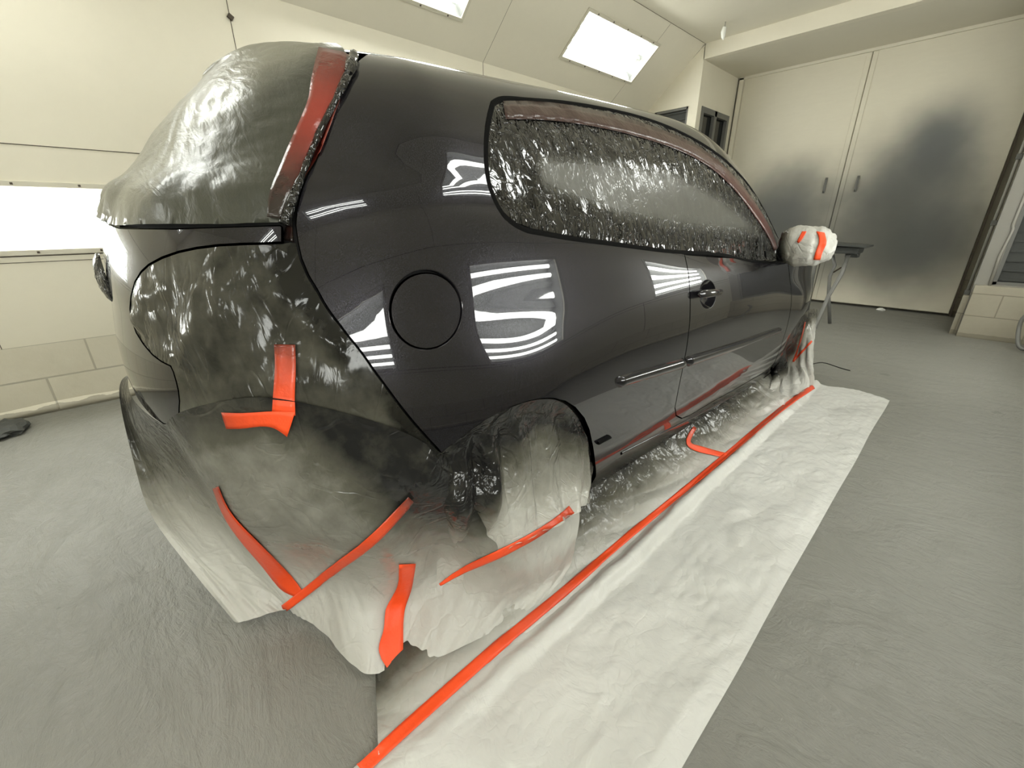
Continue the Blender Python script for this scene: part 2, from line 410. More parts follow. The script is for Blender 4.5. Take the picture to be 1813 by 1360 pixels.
# =====================================================================
#  room
# =====================================================================
YL,YR=2.275,-2.415;ZS,ZC=2.62,3.27;YLS,YRS=1.52,-1.66;XE,XB,XD=5.66,-5.2,6.85
fix_x=[(-4.69,-3.33),(-1.97,-.61),(.75,2.11),(3.47,4.83)]
def holed_plane(name,o,eu,ev,U,V,holes,mat,thick=.14,parent=None):
    """slab whose front face lies on the plane o+u*eu+v*ev, rectangular holes cut through"""
    o,eu,ev=map(lambda a:np.array(a,float),(o,eu,ev));n=np.cross(eu,ev)
    us=sorted({U[0],U[1],*[h[0] for h in holes],*[h[1] for h in holes]});vs=sorted({V[0],V[1],*[h[2] for h in holes],*[h[3] for h in holes]})
    mb=MB();P=lambda u,v,d:o+eu*u+ev*v+n*d
    solid={}
    for i in range(len(us)-1):
        for j in range(len(vs)-1):
            cu,cv=(us[i]+us[i+1])/2,(vs[j]+vs[j+1])/2
            solid[i,j]=not any(h[0]<cu<h[1] and h[2]<cv<h[3] for h in holes)
    for (i,j),s in solid.items():
        if not s: continue
        a,b,c,d=us[i],us[i+1],vs[j],vs[j+1]
        mb.add([P(a,c,0),P(b,c,0),P(b,d,0),P(a,d,0)],[(0,3,2,1)]);mb.add([P(a,c,thick),P(b,c,thick),P(b,d,thick),P(a,d,thick)],[(0,1,2,3)])
        for (di,dj,q) in ((-1,0,((a,c),(a,d))),(1,0,((b,c),(b,d))),(0,-1,((a,c),(b,c))),(0,1,((a,d),(b,d)))):
            if not solid.get((i+di,j+dj),False):
                (u0,v0),(u1,v1)=q;mb.add([P(u0,v0,0),P(u1,v1,0),P(u1,v1,thick),P(u0,v0,thick)],[(0,1,2,3)])
    ob=mb.build(name,mat,parent);return tag(ob,kind='structure')
def light_fixture(o,eu,ev,L,Hh,label,group=None,name='strip_light',tubes=(.17,.34,.66,.83),rail=.03,screws=False):
    """recessed four-tube fitting; o = centre on the wall plane, n points into the wall"""
    o,eu,ev=map(lambda a:np.array(a,float),(o,eu,ev));n=np.cross(eu,ev);D=.11
    R=np.stack([eu,ev,n],1)
    root=empty(name,tuple(o));tag(root,label,'light fitting',group)
    def P(u,v,d): return eu*u+ev*v+n*d
    l,h=L/2,Hh/2
    mb=MB()
    for (u0,u1,v0,v1) in ((-l-rail,l+rail,h,h+rail),(-l-rail,l+rail,-h-rail,-h),(-l-rail,-l,-h,h),(l,l+rail,-h,h)):
        c=P((u0+u1)/2,(v0+v1)/2,-.006);mb.box(c,(u1-u0,v1-v0,.012),R)
    mb.build('frame',M['frame'],root,bevel=.002)
    if screws:
        proto=None
        for k in range(5):
            for vv in (h+rail*.5,-h-rail*.5):
                if proto is None: sb=MB();sb.box((0,0,0),(.012,.012,.006),R);proto=sb.build('screw',M['grime'],root);q=proto
                else: q=proto.copy();COL.objects.link(q)
                q.location=tuple(P(-l+L*(k+.5)/5,vv,-.014))
    rb=MB();e=.002
    q=[(-l+e,-h+e),(l-e,-h+e),(l-e,h-e),(-l+e,h-e)]
    front=[P(u,v,.0) for u,v in q];back=[P(u*.985,v*.9,D) for u,v in q]
    rb.add(front+back,[(0,1,5,4),(1,2,6,5),(2,3,7,6),(3,0,4,7),(4,5,6,7)])
    for v in (0.,):
        rb.add([P(-l*.98,v*Hh-.012,D-.001),P(l*.98,v*Hh-.012,D-.001),P(l*.98,v*Hh+.012,D-.001),P(-l*.98,v*Hh+.012,D-.001),P(-l*.98,v*Hh,D-.045),P(l*.98,v*Hh,D-.045)],[(0,1,5,4),(3,4,5,2)])
    rb.build('reflector',M['reflector'],root)
    for tt in tubes:
        v=(tt-.5)*Hh;tb=MB();tb.tube([P(-l+.03,v,D-.045),P(l-.03,v,D-.045)],.017,12);tb.build('tube',M['tube'],root,True)
    cv=MB();cv.add([P(-l+.001,-h+.001,.004),P(l-.001,-h+.001,.004),P(l-.001,h-.001,.004),P(-l+.001,h-.001,.004)],[(0,1,2,3)]);cv.build('cover_pane',M['cover'],root)
    return root
# floor
mb=MB();mb.box(((XB+XD)/2,(YL+YR)/2,-.1),(XD-XB+.6,YL-YR+.8,.2));tag(mb.build('floor',M['floor']),kind='structure')
# side walls with light openings (n = eu x ev points into the wall)
ZL=(1.0,1.345)
lx=[(-4.69,-3.33),(-1.97,-.57),(.75,2.11),(3.47,4.83)]
h=[(a,b,ZL[0],ZL[1]) for a,b in lx]
holed_plane('wall_left',(0,YL,0),(1,0,0),(0,0,1),(XB,XE),(0,ZS+.03),[],M['wall']) if False else None
def side(name,y,sgn,holes):
    # front plane y ; into wall direction = sgn*y
    eu=(-1,0,0) if sgn>0 else (1,0,0)
    hh=[(-b,-a,c,d) if sgn>0 else (a,b,c,d) for a,b,c,d in holes]
    U=(-XE,-XB) if sgn>0 else (XB,XE)
    return holed_plane(name,(0,y,0),eu,(0,0,1),U,(0,ZS+.02),hh,M['wall'])
side('wall_left',YL,1,h);side('wall_right',YR,-1,h)
SL=math.hypot(YL-YLS,ZC-ZS)
def slope(name,sgn):
    y0,y1=(YL,YLS) if sgn>0 else (YR,YRS)
    ev=np.array([0,y1-y0,ZC-ZS]);ev/=np.linalg.norm(ev);eu=np.array([-1.,0,0]) if sgn>0 else np.array([1.,0,0])
    L=math.hypot(y1-y0,ZC-ZS);hs=[(a,b,.30,.75) for a,b in fix_x]
    hh=[(-b,-a,c,d) if sgn>0 else (a,b,c,d) for a,b,c,d in hs]
    U=(-XE,-XB) if sgn>0 else (XB,XE)
    holed_plane(name,(0,y0,ZS),eu,ev,U,(0,L),hh,M['panel'],.12)
    return y0,eu,ev
yl,eul,evl=slope('ceiling_slope_left',1);yr,eur,evr=slope('ceiling_slope_right',-1)
where=['nearest the entrance behind the camera','over the rear end of the car','above the middle of the car','nearest the far double doors']
for k,(a,b) in enumerate(fix_x):
    for side_,y0,eu,ev in (('left',yl,eul,evl),('right',yr,eur,evr)):
        o=np.array([(a+b)/2,y0,ZS])+ev*.525
        if side_=='left': lab=['glowing four-tube light fitting in the left ceiling slope behind the camera','glowing four-tube light fitting in the left ceiling slope over the tailgate','four-tube light fitting cut off by the top edge of the picture','whole lit four-tube fitting in the left ceiling slope toward the double doors'][k]
        else: lab='lit four-tube fitting in the right ceiling slope, mirrored in the black paint'
        light_fixture(o,eu,ev,b-a,.45,lab,'slope lights' if side_=='right' else None,screws=(side_=='left' and k>1))
for k,(a,b) in enumerate(lx):
    for side_,y,eu in (('left',YL,(-1,0,0)),('right',YR,(1,0,0))):
        if side_=='left':
            lab=['lit tube fitting low in the left wall behind the camera','bright wall light fitting glowing behind the rear bumper at left','lit wall fitting hidden behind the middle of the car','lit wall fitting hidden behind the front of the car'][k]
        else: lab='lit tube fitting low in the right wall, mirrored in the black car side'
        light_fixture(((a+b)/2,y,sum(ZL)/2),eu,(0,0,1),b-a,ZL[1]-ZL[0],lab,'right wall lights' if side_=='right' else None,tubes=(.16,.38,.62,.84),screws=(side_=='left' and k==1))
# ceiling
mb=MB();mb.box(((XB+XE)/2+.1,(YLS+YRS)/2,ZC+.05),(XE-XB+.2,YLS-YRS+.3,.1));tag(mb.build('ceiling',M['ceil']),kind='structure')
# back wall (behind the camera)
mb=MB();mb.box((XB-.06,(YL+YR)/2,ZC/2),(.12,YL-YR+.3,ZC+.1));tag(mb.build('wall_back',M['wall_end']),kind='structure')
# transverse stubs at the far end
def prism_x(pts,x0,x1):
    n=len(pts);return [(x0,*p) for p in pts]+[(x1,*p) for p in pts],[tuple(range(n)),tuple(range(2*n-1,n-1,-1))]+[(i,n+i,n+(i+1)%n,(i+1)%n)[::-1] for i in range(n)]
# left stub: opening for a filter
def stub(name,ya,yb,gy0,gy1,gz0,gz1,ztop_out,sgn,mt='wall_end'):
    mb=MB();x0,x1=XE,XE+.10
    # pieces round the opening (ya = inner edge, yb = outer wall)
    lo,hi=min(ya,yb),max(ya,yb);g0,g1=min(gy0,gy1),max(gy0,gy1)
    mb.box(((x0+x1)/2,(lo+hi)/2,gz0/2),(x1-x0,hi-lo,gz0))
    mb.box(((x0+x1)/2,(lo+g0)/2,(gz0+gz1)/2),(x1-x0,g0-lo,gz1-gz0));mb.box(((x0+x1)/2,(g1+hi)/2,(gz0+gz1)/2),(x1-x0,hi-g1,gz1-gz0))
    mb.add(*prism_x([(ya,gz1),(yb,gz1),(yb,ZS+.02),(ya,ZC)],x0,x1))
    return tag(mb.build(name,M[mt]),kind='structure')
stub('wall_stub_left',YLS-.01,YL+.01,1.64,2.15,.95,2.60,ZS,1)
stub('wall_stub_right',YRS+.005,YR-.01,-1.775,-2.30,.53,1.62,ZS,-1,'wall_dusty')
# beam, soffit and the alcove sides
ZB=3.10
mb=MB();mb.box((XE+.05,(YLS+YRS)/2,(ZB+ZC)/2),(.10,YLS-YRS-.002,ZC-ZB));tag(mb.build('trim_1',M['panel']),kind='structure')
mb=MB();mb.box(((XE+.101+XD+.1)/2,(YLS+YRS)/2,ZB+.05),(XD+.1-XE-.101,YLS-YRS+.2,.1));tag(mb.build('ceiling_soffit',M['ceil']),kind='structure')
# left alcove side wall with a dark window opening
hz=[(5.70,6.72,1.0,2.60)]
holed_plane('wall_alcove_left',(0,1.515,0),(-1,0,0),(0,0,1),(-XD,-XE-.1),(0,ZB),[(-6.72,-5.79,1.05,2.60)],M['wall'],.10)
holed_plane('wall_alcove_right',(0,-1.655,0),(1,0,0),(0,0,1),(XE+.1,XD),(0,ZB),[],M['wall_dusty'],.10)
w=empty('window_1',(6.255,1.53,1.05));tag(w,kind='structure')
mb=MB()
for (x0,x1,z0,z1) in ((5.79,5.86,1.05,2.6),(6.65,6.72,1.05,2.6),(6.215,6.285,1.05,2.6),(5.86,6.65,2.53,2.6),(5.86,6.65,1.05,1.12)):
    mb.box(((x0+x1)/2-6.255,0,(z0+z1)/2-1.05),(x1-x0-.001,.05,z1-z0-.001))
mb.build('window_frame',M['grey_steel'],w)
mb=MB();mb.box((0,.035,.775),(.84,.01,1.46));mb.build('window_pane',M['glass'],w)
# louvred filters in the stubs
def filt(name,y0,y1,z0,z1,label,wave):
    r=empty(name,(XE+.03,(y0+y1)/2,z0));tag(r,label,'air filter')
    Y=abs(y1-y0);Z=z1-z0;mb=MB()
    for (a,b,c,d) in ((-Y/2,-Y/2+.03,0,Z),(Y/2-.03,Y/2,0,Z),(-Y/2,Y/2,0,.03),(-Y/2,Y/2,Z-.03,Z)): mb.box((0,(a+b)/2,(c+d)/2),(.04,b-a-.002,d-c-.002))
    mb.build('filter_frame',M['grey_steel'],r)
    mb=MB();mb.box((.03,0,Z/2),(.01,Y-.01,Z-.01))
    k=int(Z/.085)
    for i in range(k):
        mb.box((.012,0,.05+i*(Z-.1)/max(1,k-1)),(.012,Y-.07,.02))
    mb.build('filter_media',M['dark_panel'],r)
filt('wall_filter',1.64,2.15,.95,2.60,'grey slatted filter panel high in the left corner beside the dark window',0)
filt('wall_filter',-1.775,-2.30,.53,1.62,'dark slatted filter panel at the right edge above pale blocks',0)
# far wall and double doors
mb=MB();mb.box((XD+.16,(YL+YR)/2,1.65),(.1,YL-YR+.4,3.4));tag(mb.build('wall_far',M['wall_end']),kind='structure')
def door_mat():
    t=NT('cream_door_with_overspray');p=t.pos();nz=t.noise(p,1.1,4);nf=t.noise(t.mp(p,(1,3,14)),2.2,4)
    c=t.mix(nz,(.74,.70,.58),(.68,.64,.53));c=t.mix(t.math('MULTIPLY',nf,.18),c,(.45,.42,.34))
    def blob(cy,cz,ry,rz,ang=0.):
        q=t.mp(p,(1,1,1),(0,0,0),(0,-cy,-cz));q=t.mp(q,(1,1,1),(ang,0,0));q=t.mp(q,(0,1/ry,1/rz))
        l=t.n('ShaderNodeVectorMath',{0:q},operation='LENGTH').outputs['Value']
        l=t.math('ADD',l,t.math('MULTIPLY',t.math('SUBTRACT',t.noise(p,1.6,3),.5),.35))
        return t.n('ShaderNodeMapRange',{'Value':l,'From Min':.0,'From Max':1.25,'To Min':1.,'To Max':0.},interpolation_type='SMOOTHERSTEP').outputs[0]
    def lay(c,m,st,col): return t.mix(t.math('MULTIPLY',m,st,clamp=True),c,col)
    c=lay(c,blob(-.1,.75,2.0,.95),.55,(.16,.155,.135));c=lay(c,blob(.62,1.05,1.15,1.05),1.,(.075,.077,.070))
    c=lay(c,blob(.55,1.45,.75,.60),.6,(.085,.09,.09))
    c=lay(c,blob(-.95,1.98,.50,.62,.25),.85,(.075,.092,.110))
    c=lay(c,blob(-.72,1.50,.85,.95,.35),.90,(.075,.080,.080))
    c=lay(c,blob(-.95,.90,.90,.90),1.,(.048,.050,.045))
    c=lay(c,blob(-.35,.75,.85,.60),.72,(.095,.095,.085))
    c=lay(c,blob(-1.2,1.1,.6,1.2),.45,(.12,.125,.12))
    return t.end(t.bsdf(color=c,rough=.45,normal=t.bump(nf,.12,.01)))
M['door']=door_mat()
YM=-.07
for nm,y0,y1,hy in (('door_1',YM+.003,1.42,.10),('door_2',-1.545,YM-.003,-.255)):
    r=empty(nm,(XD,(y0+y1)/2,.03));tag(r,kind='structure')
    mb=MB();mb.box((.025,0,1.52),(.05,abs(y1-y0),3.04));
    e=y0 if nm=='door_1' else y1
    mb.build('door_panel',M['door'],r,bevel=.004)
    mb=MB();ee=e+(.03 if nm=='door_1' else -.03);mb.box((-.004,ee-(y0+y1)/2,1.52),(.008,.05,3.03));mb.build('door_edge_strip',M['door'],r,bevel=.002)
    hb=MB();hy0=hy-(y0+y1)/2
    hb.box((-.004,hy0,1.55),(.006,.03,.20));hb.tube([(-.008,hy0,1.46),(-.04,hy0,1.48),(-.04,hy0,1.62),(-.008,hy0,1.64)],.007,8)
    hb.build('door_handle',M['grey_steel'],r)
mb=MB();mb.box((XD-.0,(1.42-1.545)/2,3.085),(.06,3.1,.035));tag(mb.build('trim_2',M['panel']),kind='structure')
mb=MB();mb.box((XD+.02,1.455,1.55),(.10,.06,3.08));tag(mb.build('trim_3',M['panel']),kind='structure')
mb=MB();mb.box((XD-.01,-1.562,1.55),(.05,.022,3.08));tag(mb.build('trim_4',M['grime']),kind='structure')
# low block step in the right corner + broken post foot
mb=MB();mb.box((XE-.045,-2.04,.26),(.09,.745,.52));tag(mb.build('trim_5',M['block_dusty']),kind='structure')
mb=MB();mb.box((XE+.06,-1.66,.20),(.10,.10,.40));tag(mb.build('trim_6',M['block_dusty']),kind='structure')
# pipe with clamps on the right corner
r=empty('conduit_pipe',(XE+.35,-1.63,.0));tag(r,'thin overspray-coated pipe with clamps running up beside the right double door','pipe')
mb=MB();mb.tube([(0,0,0),(0,0,3.05)],.014,10);mb.build('pipe_run',M['pipe'],r,True)
for z in (.40,1.1,1.7,2.4):
    mb=MB();mb.box((0,-.002,z),(.05,.045,.05));mb.build('clamp',M['grey_steel'],r,bevel=.004)
# frame edge around right filter (ragged tape)
mb=MB();mb.tube([(XE-.012,-1.765,.50),(XE-.014,-1.755,.8),(XE-.012,-1.772,1.05),(XE-.014,-1.76,1.08),(XE-.012,-1.765,1.66)],.012,6)
tag(mb.build('sealing_strip',M['pipe'],None,True,True),'ragged pale sealing strip along the edge of the right filter panel','strip')
# hose at the right edge
pts=[(5.05,-1.93,.012+.006)]
def fl(u,v,z=0.): d=wray(u,v);return CAM+(z-CAM[2])/d[2]*d
def pl(u,v,ax,val): d=wray(u,v);return CAM+(val-CAM[ax])/d[ax]*d
hp=[pl(1830,552,0,5.3),pl(1815,560,0,5.3),pl(1805,578,0,5.3),pl(1802,600,0,5.25),pl(1808,620,0,5.2),pl(1822,632,0,5.2)]
hp=[np.array([a[0],a[1],max(a[2],.03)]) for a in hp]
mb=MB();mb.tube(list(catmull(hp,.03)),.016,10);tag(mb.build('air_hose',M['grey_steel'],None,True,True),'looped grey hose at the right edge in front of the pale blocks','hose')
# panel seams on left wall / slope
def seam(name,pts,r=.004): mb=MB();mb.tube(pts,r,6);return tag(mb.build(name,M['grime']),kind='structure')
sn=[7]
def trim(pts,r=.003,mat='grime'):
    mb=MB();mb.tube(pts,r,6);o=mb.build('trim_%d'%sn[0],M[mat]);sn[0]+=1;return tag(o,kind='structure')
for sg,y0,y1 in ((1,YL,YLS),(-1,YR,YRS)):
    e=-.001*sg
    trim([(XB,y0+e,1.565),(XE,y0+e,1.565)],.0025);trim([(XB,y0+e,.965),(XE,y0+e,.965)],.003);trim([(XB,y0+e,.93),(XE,y0+e,.93)],.002)
    trim([(XB,y0+e,ZS+.005),(XE,y0+e,ZS+.005)],.0025);trim([(XB,y1,ZC-.001),(XE,y1,ZC-.001)],.002)
    for x in (-4.1,-1.9,.32,2.54,4.76):
        trim([(x,y0+e,1.57),(x,y0+e,ZS)],.0022)
        trim([(x,y0+e,ZS),(x,y1+e,ZC)],.0012)
    for x in (-1.3,1.0,3.2): trim([(x,y0+e,.44),(x,y0+e,.96)],.002)
# masonry foot
for sg,y0 in ((1,YL),(-1,YR)):
    n=60;vs=[];fs=[]
    for i in range(n+1):
        x=XB+(XE-XB)*i/n;w_=.03+.014*n3((x*3,sg,0.));hh_=.045+.02*n3((x*4,0,sg*2.))
        vs+=[(x,y0-sg*0.0005,0.0),(x,y0-sg*w_,0.0),(x,y0-sg*w_*.6,hh_*.8),(x,y0-sg*.0005,hh_+.015)]
    for i in range(n):
        for k in range(3): a=i*4+k;fs.append((a,a+1,a+5,a+4))
    tag(mk('baseboard_left' if sg>0 else 'baseboard_right',vs,fs,M['wall']),kind='structure')
# small things on walls and ceiling
r=empty('hanging_hook',(5.2,1.085,3.27));tag(r,'small white crumpled hook hanging from the ceiling above the filter corner','hook')
mb=MB();mb.tube([(0,0,0),(0,0,-.04),(.012,0,-.06)],.006,8);mb.build('hook_stem',M['pipe'],r,True)
mb=MB();mb.tube([(.0,0,-.045),(.006,.01,-.09),(-.006,0,-.14),(0,-.004,-.17)],[.02,.028,.022,.006],8);mb.build('wrapping',M['white'],r,True)
c=pl(408,30,1,YL-.012);mb=MB();mb.box(c,(.035,.02,.03),np.array(Matrix.Rotation(.6,3,'Y')));tag(mb.build('wall_clip',M['grime'],None,False,True,.004),'tiny dark clip stuck on the left wall above the rear glass','clip')
def crumpled(name,c,s,mat,label,cat,seed=0,flat=1.):
    bm=bmesh.new();bmesh.ops.create_icosphere(bm,subdivisions=3,radius=1.)
    for v in bm.verts:
        k=1+.45*ridge(v.co+V3((seed,0,0)),1.7)*.6+.25*n3(v.co+V3((seed,5,0)),4.);v.co=V3((v.co.x*s[0]*k,v.co.y*s[1]*k,max(v.co.z*s[2]*k,-s[2]*.6)))
    zm=min(v.co.z for v in bm.verts)
    for v in bm.verts: v.co.z-=zm
    me=bpy.data.meshes.new(name);bm.to_mesh(me);bm.free();me.materials.append(mat)
    o=bpy.data.objects.new(name,me);COL.objects.link(o);o.location=tuple(c);tag(o,label,cat);return o
q=fl(1560,549);crumpled('paper_scrap',(q[0]-.05,q[1],.0),(.03,.04,.02),M['white'],'small white paper scrap on the floor at the foot of the double doors','paper scrap',3)
q=fl(2,768);crumpled('dark_rag',(q[0],q[1],.0),(.10,.13,.035),M['dark_panel'],'dark crumpled rag on the floor at the left edge against the wall','rag',9)
pp=[fl(1440,645),fl(1458,643),fl(1475,648),fl(1490,653),fl(1505,657)];mb=MB();mb.tube([(a[0],a[1],.004) for a in catmull(pp,.03)],.0035,6)
tag(mb.build('wire_piece',M['rubber'],None,True,True),'thin black wire lying on the grey floor beyond the white sheet','wire')

# =====================================================================
#  car body
# =====================================================================
S=Surf(make_net());UM,VM=S.u[-1],S.v[-1]
car=empty('car',mat=Matrix([[*CR[0],CT[0]],[*CR[1],CT[1]],[*CR[2],CT[2]],[0,0,0,1]]))
tag(car,'black three-door hatchback with glossy fresh paint, masked with plastic film and red tape','car')
def pinv(L): return [tuple(r[:2]) for r in S.inv(L)]
def xz2uv(pts):
    gu=np.linspace(0,UM,401);gv=np.linspace(0,S.v[10],161);G=S.grid(gu,gv);out=[]
    for x,z in pts:
        d=(G[...,0]-x)**2+(G[...,2]-z)**2+np.where(G[...,1]>-.3,9,0);i,j=np.unravel_index(np.argmin(d),d.shape);q=np.array([gu[i],gv[j]])
        for _ in range(8):
            e=1e-3;f0=S(q)[0][[0,2]];J=np.stack([(S(q+[e,0])[0][[0,2]]-f0)/e,(S(q+[0,e])[0][[0,2]]-f0)/e],1)
            st=np.linalg.lstsq(J,np.array([x,z])-f0,rcond=None)[0];L=np.linalg.norm(st);q=q+st*min(1,.03/max(L,1e-9));q=np.clip(q,0,[UM,VM])
        out.append(tuple(q))
    return out
def surf_off(uv,off):
    X=S(uv);N=S.normal(uv);k=(sstep(-.30,-.40,X[:,0])*sstep(1.30,1.36,X[:,2]))[:,None]
    N=N*(1-k)+np.array([-.45,0,.89])*k
    return X+N*np.asarray(off).reshape(-1,1)
# orientation: make normals face outward (away from the car's middle)
_n=S.normal(np.array([[S.u[11],S.v[4]]]))[0]
NSIGN=1. if _n[1]<0 else -1.
_oldn=S.normal
S.normal=lambda uv,e=4e-3:_oldn(uv,e)*NSIGN
def panel(name,poly,mat,parent,step=.02,holes=(),gap=.0012,off=0.,bevel=.0018,depth=.014,disp=None,attrs=None,mirror=False,hole_gap=None):
    """curved sheet-metal panel cut out of the body surface, with rounded edge and return flange"""
    poly=np.array(poly,float)
    if area(poly)<0: poly=poly[::-1]
    P0=dens(poly,step*.75)
    if gap: P0=inset(P0,gap)
    hgap=gap if hole_gap is None else hole_gap
    P1=inset(P0,bevel) if bevel else P0
    hs=[]
    for hh in holes:
        hh=np.array(hh,float)
        if area(hh)<0: hh=hh[::-1]
        h0=dens(hh,step*.6);h0=inset(h0,-hgap);hs.append((h0,inset(h0,-bevel)))
    lo=P1.min(0);hi=P1.max(0)
    gx=np.arange(lo[0],hi[0],step);gy=np.arange(lo[1],hi[1],step)
    X,Y=np.meshgrid(gx,gy,indexing='ij');X[:,1::2]+=step*.0
    pts=np.stack([X.ravel(),Y.ravel()],1)
    ok=inpoly(P1,pts);pts=pts[ok];pts=pts[segdist(P1,pts)>step*.45]
    for h0,h1 in hs: pts=pts[~inpoly(h1,pts)];pts=pts[segdist(h1,pts)>step*.45]
    allp=[tuple(p) for p in P1];edges=[(i,(i+1)%len(P1)) for i in range(len(P1))];rings=[(0,P1,P0)]
    for h0,h1 in hs:
        b=len(allp);allp+=[tuple(p) for p in h1];edges+=[(b+i,b+(i+1)%len(h1)) for i in range(len(h1))];rings.append((b,h1,h0))
    allp+=[tuple(p) for p in pts]
    r=delaunay_2d_cdt([V3(p) for p in allp],edges,[],0,1e-7)
    cv=np.array([tuple(v) for v in r[0]]);fs=[]
    cen=np.array([cv[list(f)].mean(0) for f in r[2]])
    keep=inpoly(P1,cen)
    for h0,h1 in hs: keep&=~inpoly(h1,cen)
    fs=[f for f,k in zip(r[2],keep) if k]
    uv=cv.copy();n0=len(uv)
    d=np.full(n0,off,float)
    if disp is not None: d=d+disp(uv)
    D=list(d);U=[tuple(q) for q in uv]
    # index map of ring verts
    orig=r[3]
    omap={}
    for i,o in enumerate(orig):
        for q in o: omap[q]=i
    faces=[tuple(f) for f in fs]
    if bevel:
        for b,inner,outer in rings:
            n=len(inner);idx=[omap.get(b+i) for i in range(n)]
            o0=len(U);U+=[tuple(p) for p in outer];D+=[d[idx[i]]-bevel*.9 for i in range(n)]
            o1=len(U);U+=[tuple(p) for p in outer];D+=[d[idx[i]]-depth for i in range(n)]
            for i in range(n):
                j=(i+1)%n
                faces.append((idx[i],idx[j],o0+j,o0+i));faces.append((o0+i,o0+j,o1+j,o1+i))
    U=np.array(U);X3=surf_off(U,D);Nn=S.normal(U)
    # outward face orientation
    X3=np.array(X3);ff=[]
    for f in faces:
        a,b,c=X3[f[0]],X3[f[1]],X3[f[2]];ff.append(f)
    f0=faces[0];g=np.cross(X3[f0[1]]-X3[f0[0]],X3[f0[2]]-X3[f0[0]])
    if g@Nn[f0[0]]<0: ff=[tuple(reversed(f)) for f in faces]
    if mirror:
        n=len(X3);X3=np.concatenate([X3,X3*[1,-1,1]]);ff=ff+[tuple(n+i for i in reversed(f)) for f in ff];U=np.concatenate([U,U])
    at={k:fn(U,X3) for k,fn in (attrs or {}).items()}
    nn=None
    if disp is None and bevel:
        NN=S.normal(uv if not mirror else uv);NN=S.normal(U[:len(U)//2] if mirror else U).copy()
        Xh=X3[:len(NN)]
        st=n0
        for b,inner,outer in rings:
            n=len(inner);idx=np.array([omap.get(b+i) for i in range(n)])
            o=surf_off(np.array(outer),np.zeros(n))-surf_off(np.array(inner),np.zeros(n));o/=np.maximum(np.linalg.norm(o,axis=1),1e-9)[:,None]
            q=NN[idx];a1=q*.55+o*.83;NN[st:st+n]=a1/np.linalg.norm(a1,axis=1)[:,None];NN[st+n:st+2*n]=o;st+=2*n
        nn=NN if not mirror else np.concatenate([NN,NN*[1,-1,1]])
    o=mk(name,X3,ff,mat,parent,attrs=at,normals=nn)
    return o
P=lambda *a:list(a)
edge_rear=[(781,803),(720,735),(660,655),(600,575),(562,518),(545,490),(532,460),(525,430),(521,400),(526,360),(545,305),(572,240),(600,175),(617,135)]
win=[(872,182),(864,215),(860,260),(862,305),(872,345),(888,376),(910,397),(950,412),(1000,421),(1050,428),(1125,438),(1205,447),(1300,456),(1380,462),(1388,456),(1380,425),(1363,387),(1338,345),(1303,301),(1265,268),(1230,246),(1180,222),(1130,205),(1080,193),(1030,184),(980,178),(925,174),(885,174)]
door_rear=[(1212,450),(1219,485),(1222,530),(1219,590),(1211,640),(1201,690),(1195,722),(1197,736),(1207,741),(1220,736)]
door_bot=[(1260,712),(1300,690),(1340,667),(1366,650)]
door_front=[(1380,620),(1393,580),(1400,545),(1400,505),(1394,464)]
arch_r=[(783,805),(805,786),(830,766),(855,748),(880,734),(905,722),(930,713),(955,707),(978,706),(1000,711),(1018,722),(1034,741),(1043,762),(1049,790),(1053,822),(1054,845)]
uv_er=pinv(edge_rear);uv_win=pinv(win);uv_dr=pinv(door_rear);uv_db=pinv(door_bot);uv_df=pinv(door_front);uv_ar=pinv(arch_r)
print('uv',uv_er[-1],uv_win[13],uv_ar[-1],uv_df)
# wheel arch opening at the front as a circle in the side view
FA=[(2.578+.352*math.cos(math.radians(a)),.315+.352*math.sin(math.radians(a))) for a in range(205,-22,-8)]
uv_fa=xz2uv(FA)
vr=S.v[11]+.055
def upath(a,b,v,n=14): return [(a+(b-a)*i/n,v) for i in range(n+1)]
u_ap=uv_win[14][0]          # window front tip
# --- side panel with quarter, roof rail, windscreen pillar and sill -------------------
top=[(uv_er[-1][0]+.03,1.30),(uv_er[-1][0]+.08,vr)]+upath(uv_er[-1][0]+.2,u_ap-.3,vr)+[(u_ap-.05,S.v[11]),(u_ap+.08,S.v[9]),(u_ap+.10,S.v[8]-.02)]
side_poly=uv_er+top+[uv_df[-1]]+uv_win[13:14][::-1]+uv_win[14:]+uv_win[:12]+uv_dr+uv_db+[(uv_db[-1][0]+.0,uv_db[-1][1]-.03),(uv_db[-1][0]+.01,.0),(uv_ar[-1][0]+.01,.0)]+uv_ar[::-1][:-1]
# fuel flap
c=np.array(pinv([(754,549)])[0])
fl4=pinv([(754+63.5*math.cos(a),549.5+69*math.sin(a)) for a in np.linspace(0,2*math.pi,40,endpoint=False)])
side_panel=panel('side_panel',side_poly,M['paint'],car,.02,holes=[fl4],gap=.0015,hole_gap=.0014)
flap=panel('fuel_flap',fl4,M['paint'],car,.015,gap=.0012,bevel=.0014);
# --- door ----------------------------------------------------------------------------
uv_top=pinv([(1300,457),(1213,450)])
door_poly=uv_dr+uv_db+uv_df+uv_top[:1]
hcx,hcy=1253,521
bowl=pinv([(hcx+14.5*math.cos(a),hcy+25*math.sin(a)) for a in np.linspace(0,2*math.pi,28,endpoint=False)])
door=panel('door',door_poly,M['paint'],car,.02,holes=[bowl],gap=.0015)
# handle bowl
bc=np.mean(bowl,0);vs=[];uvs=[];dd=[]
for k in range(7):
    r_=1-k/6.;
    for q in bowl: uvs.append(bc+(np.array(q)-bc)*(1.02*r_+.0001));dd.append(-.003-.030*(1-r_**2)**.6)
nb=len(bowl);fs=[(k*nb+i,k*nb+(i+1)%nb,(k+1)*nb+(i+1)%nb,(k+1)*nb+i) for k in range(6) for i in range(nb)]
mk('handle_recess',surf_off(np.array(uvs),dd),fs,M['paint'],door)
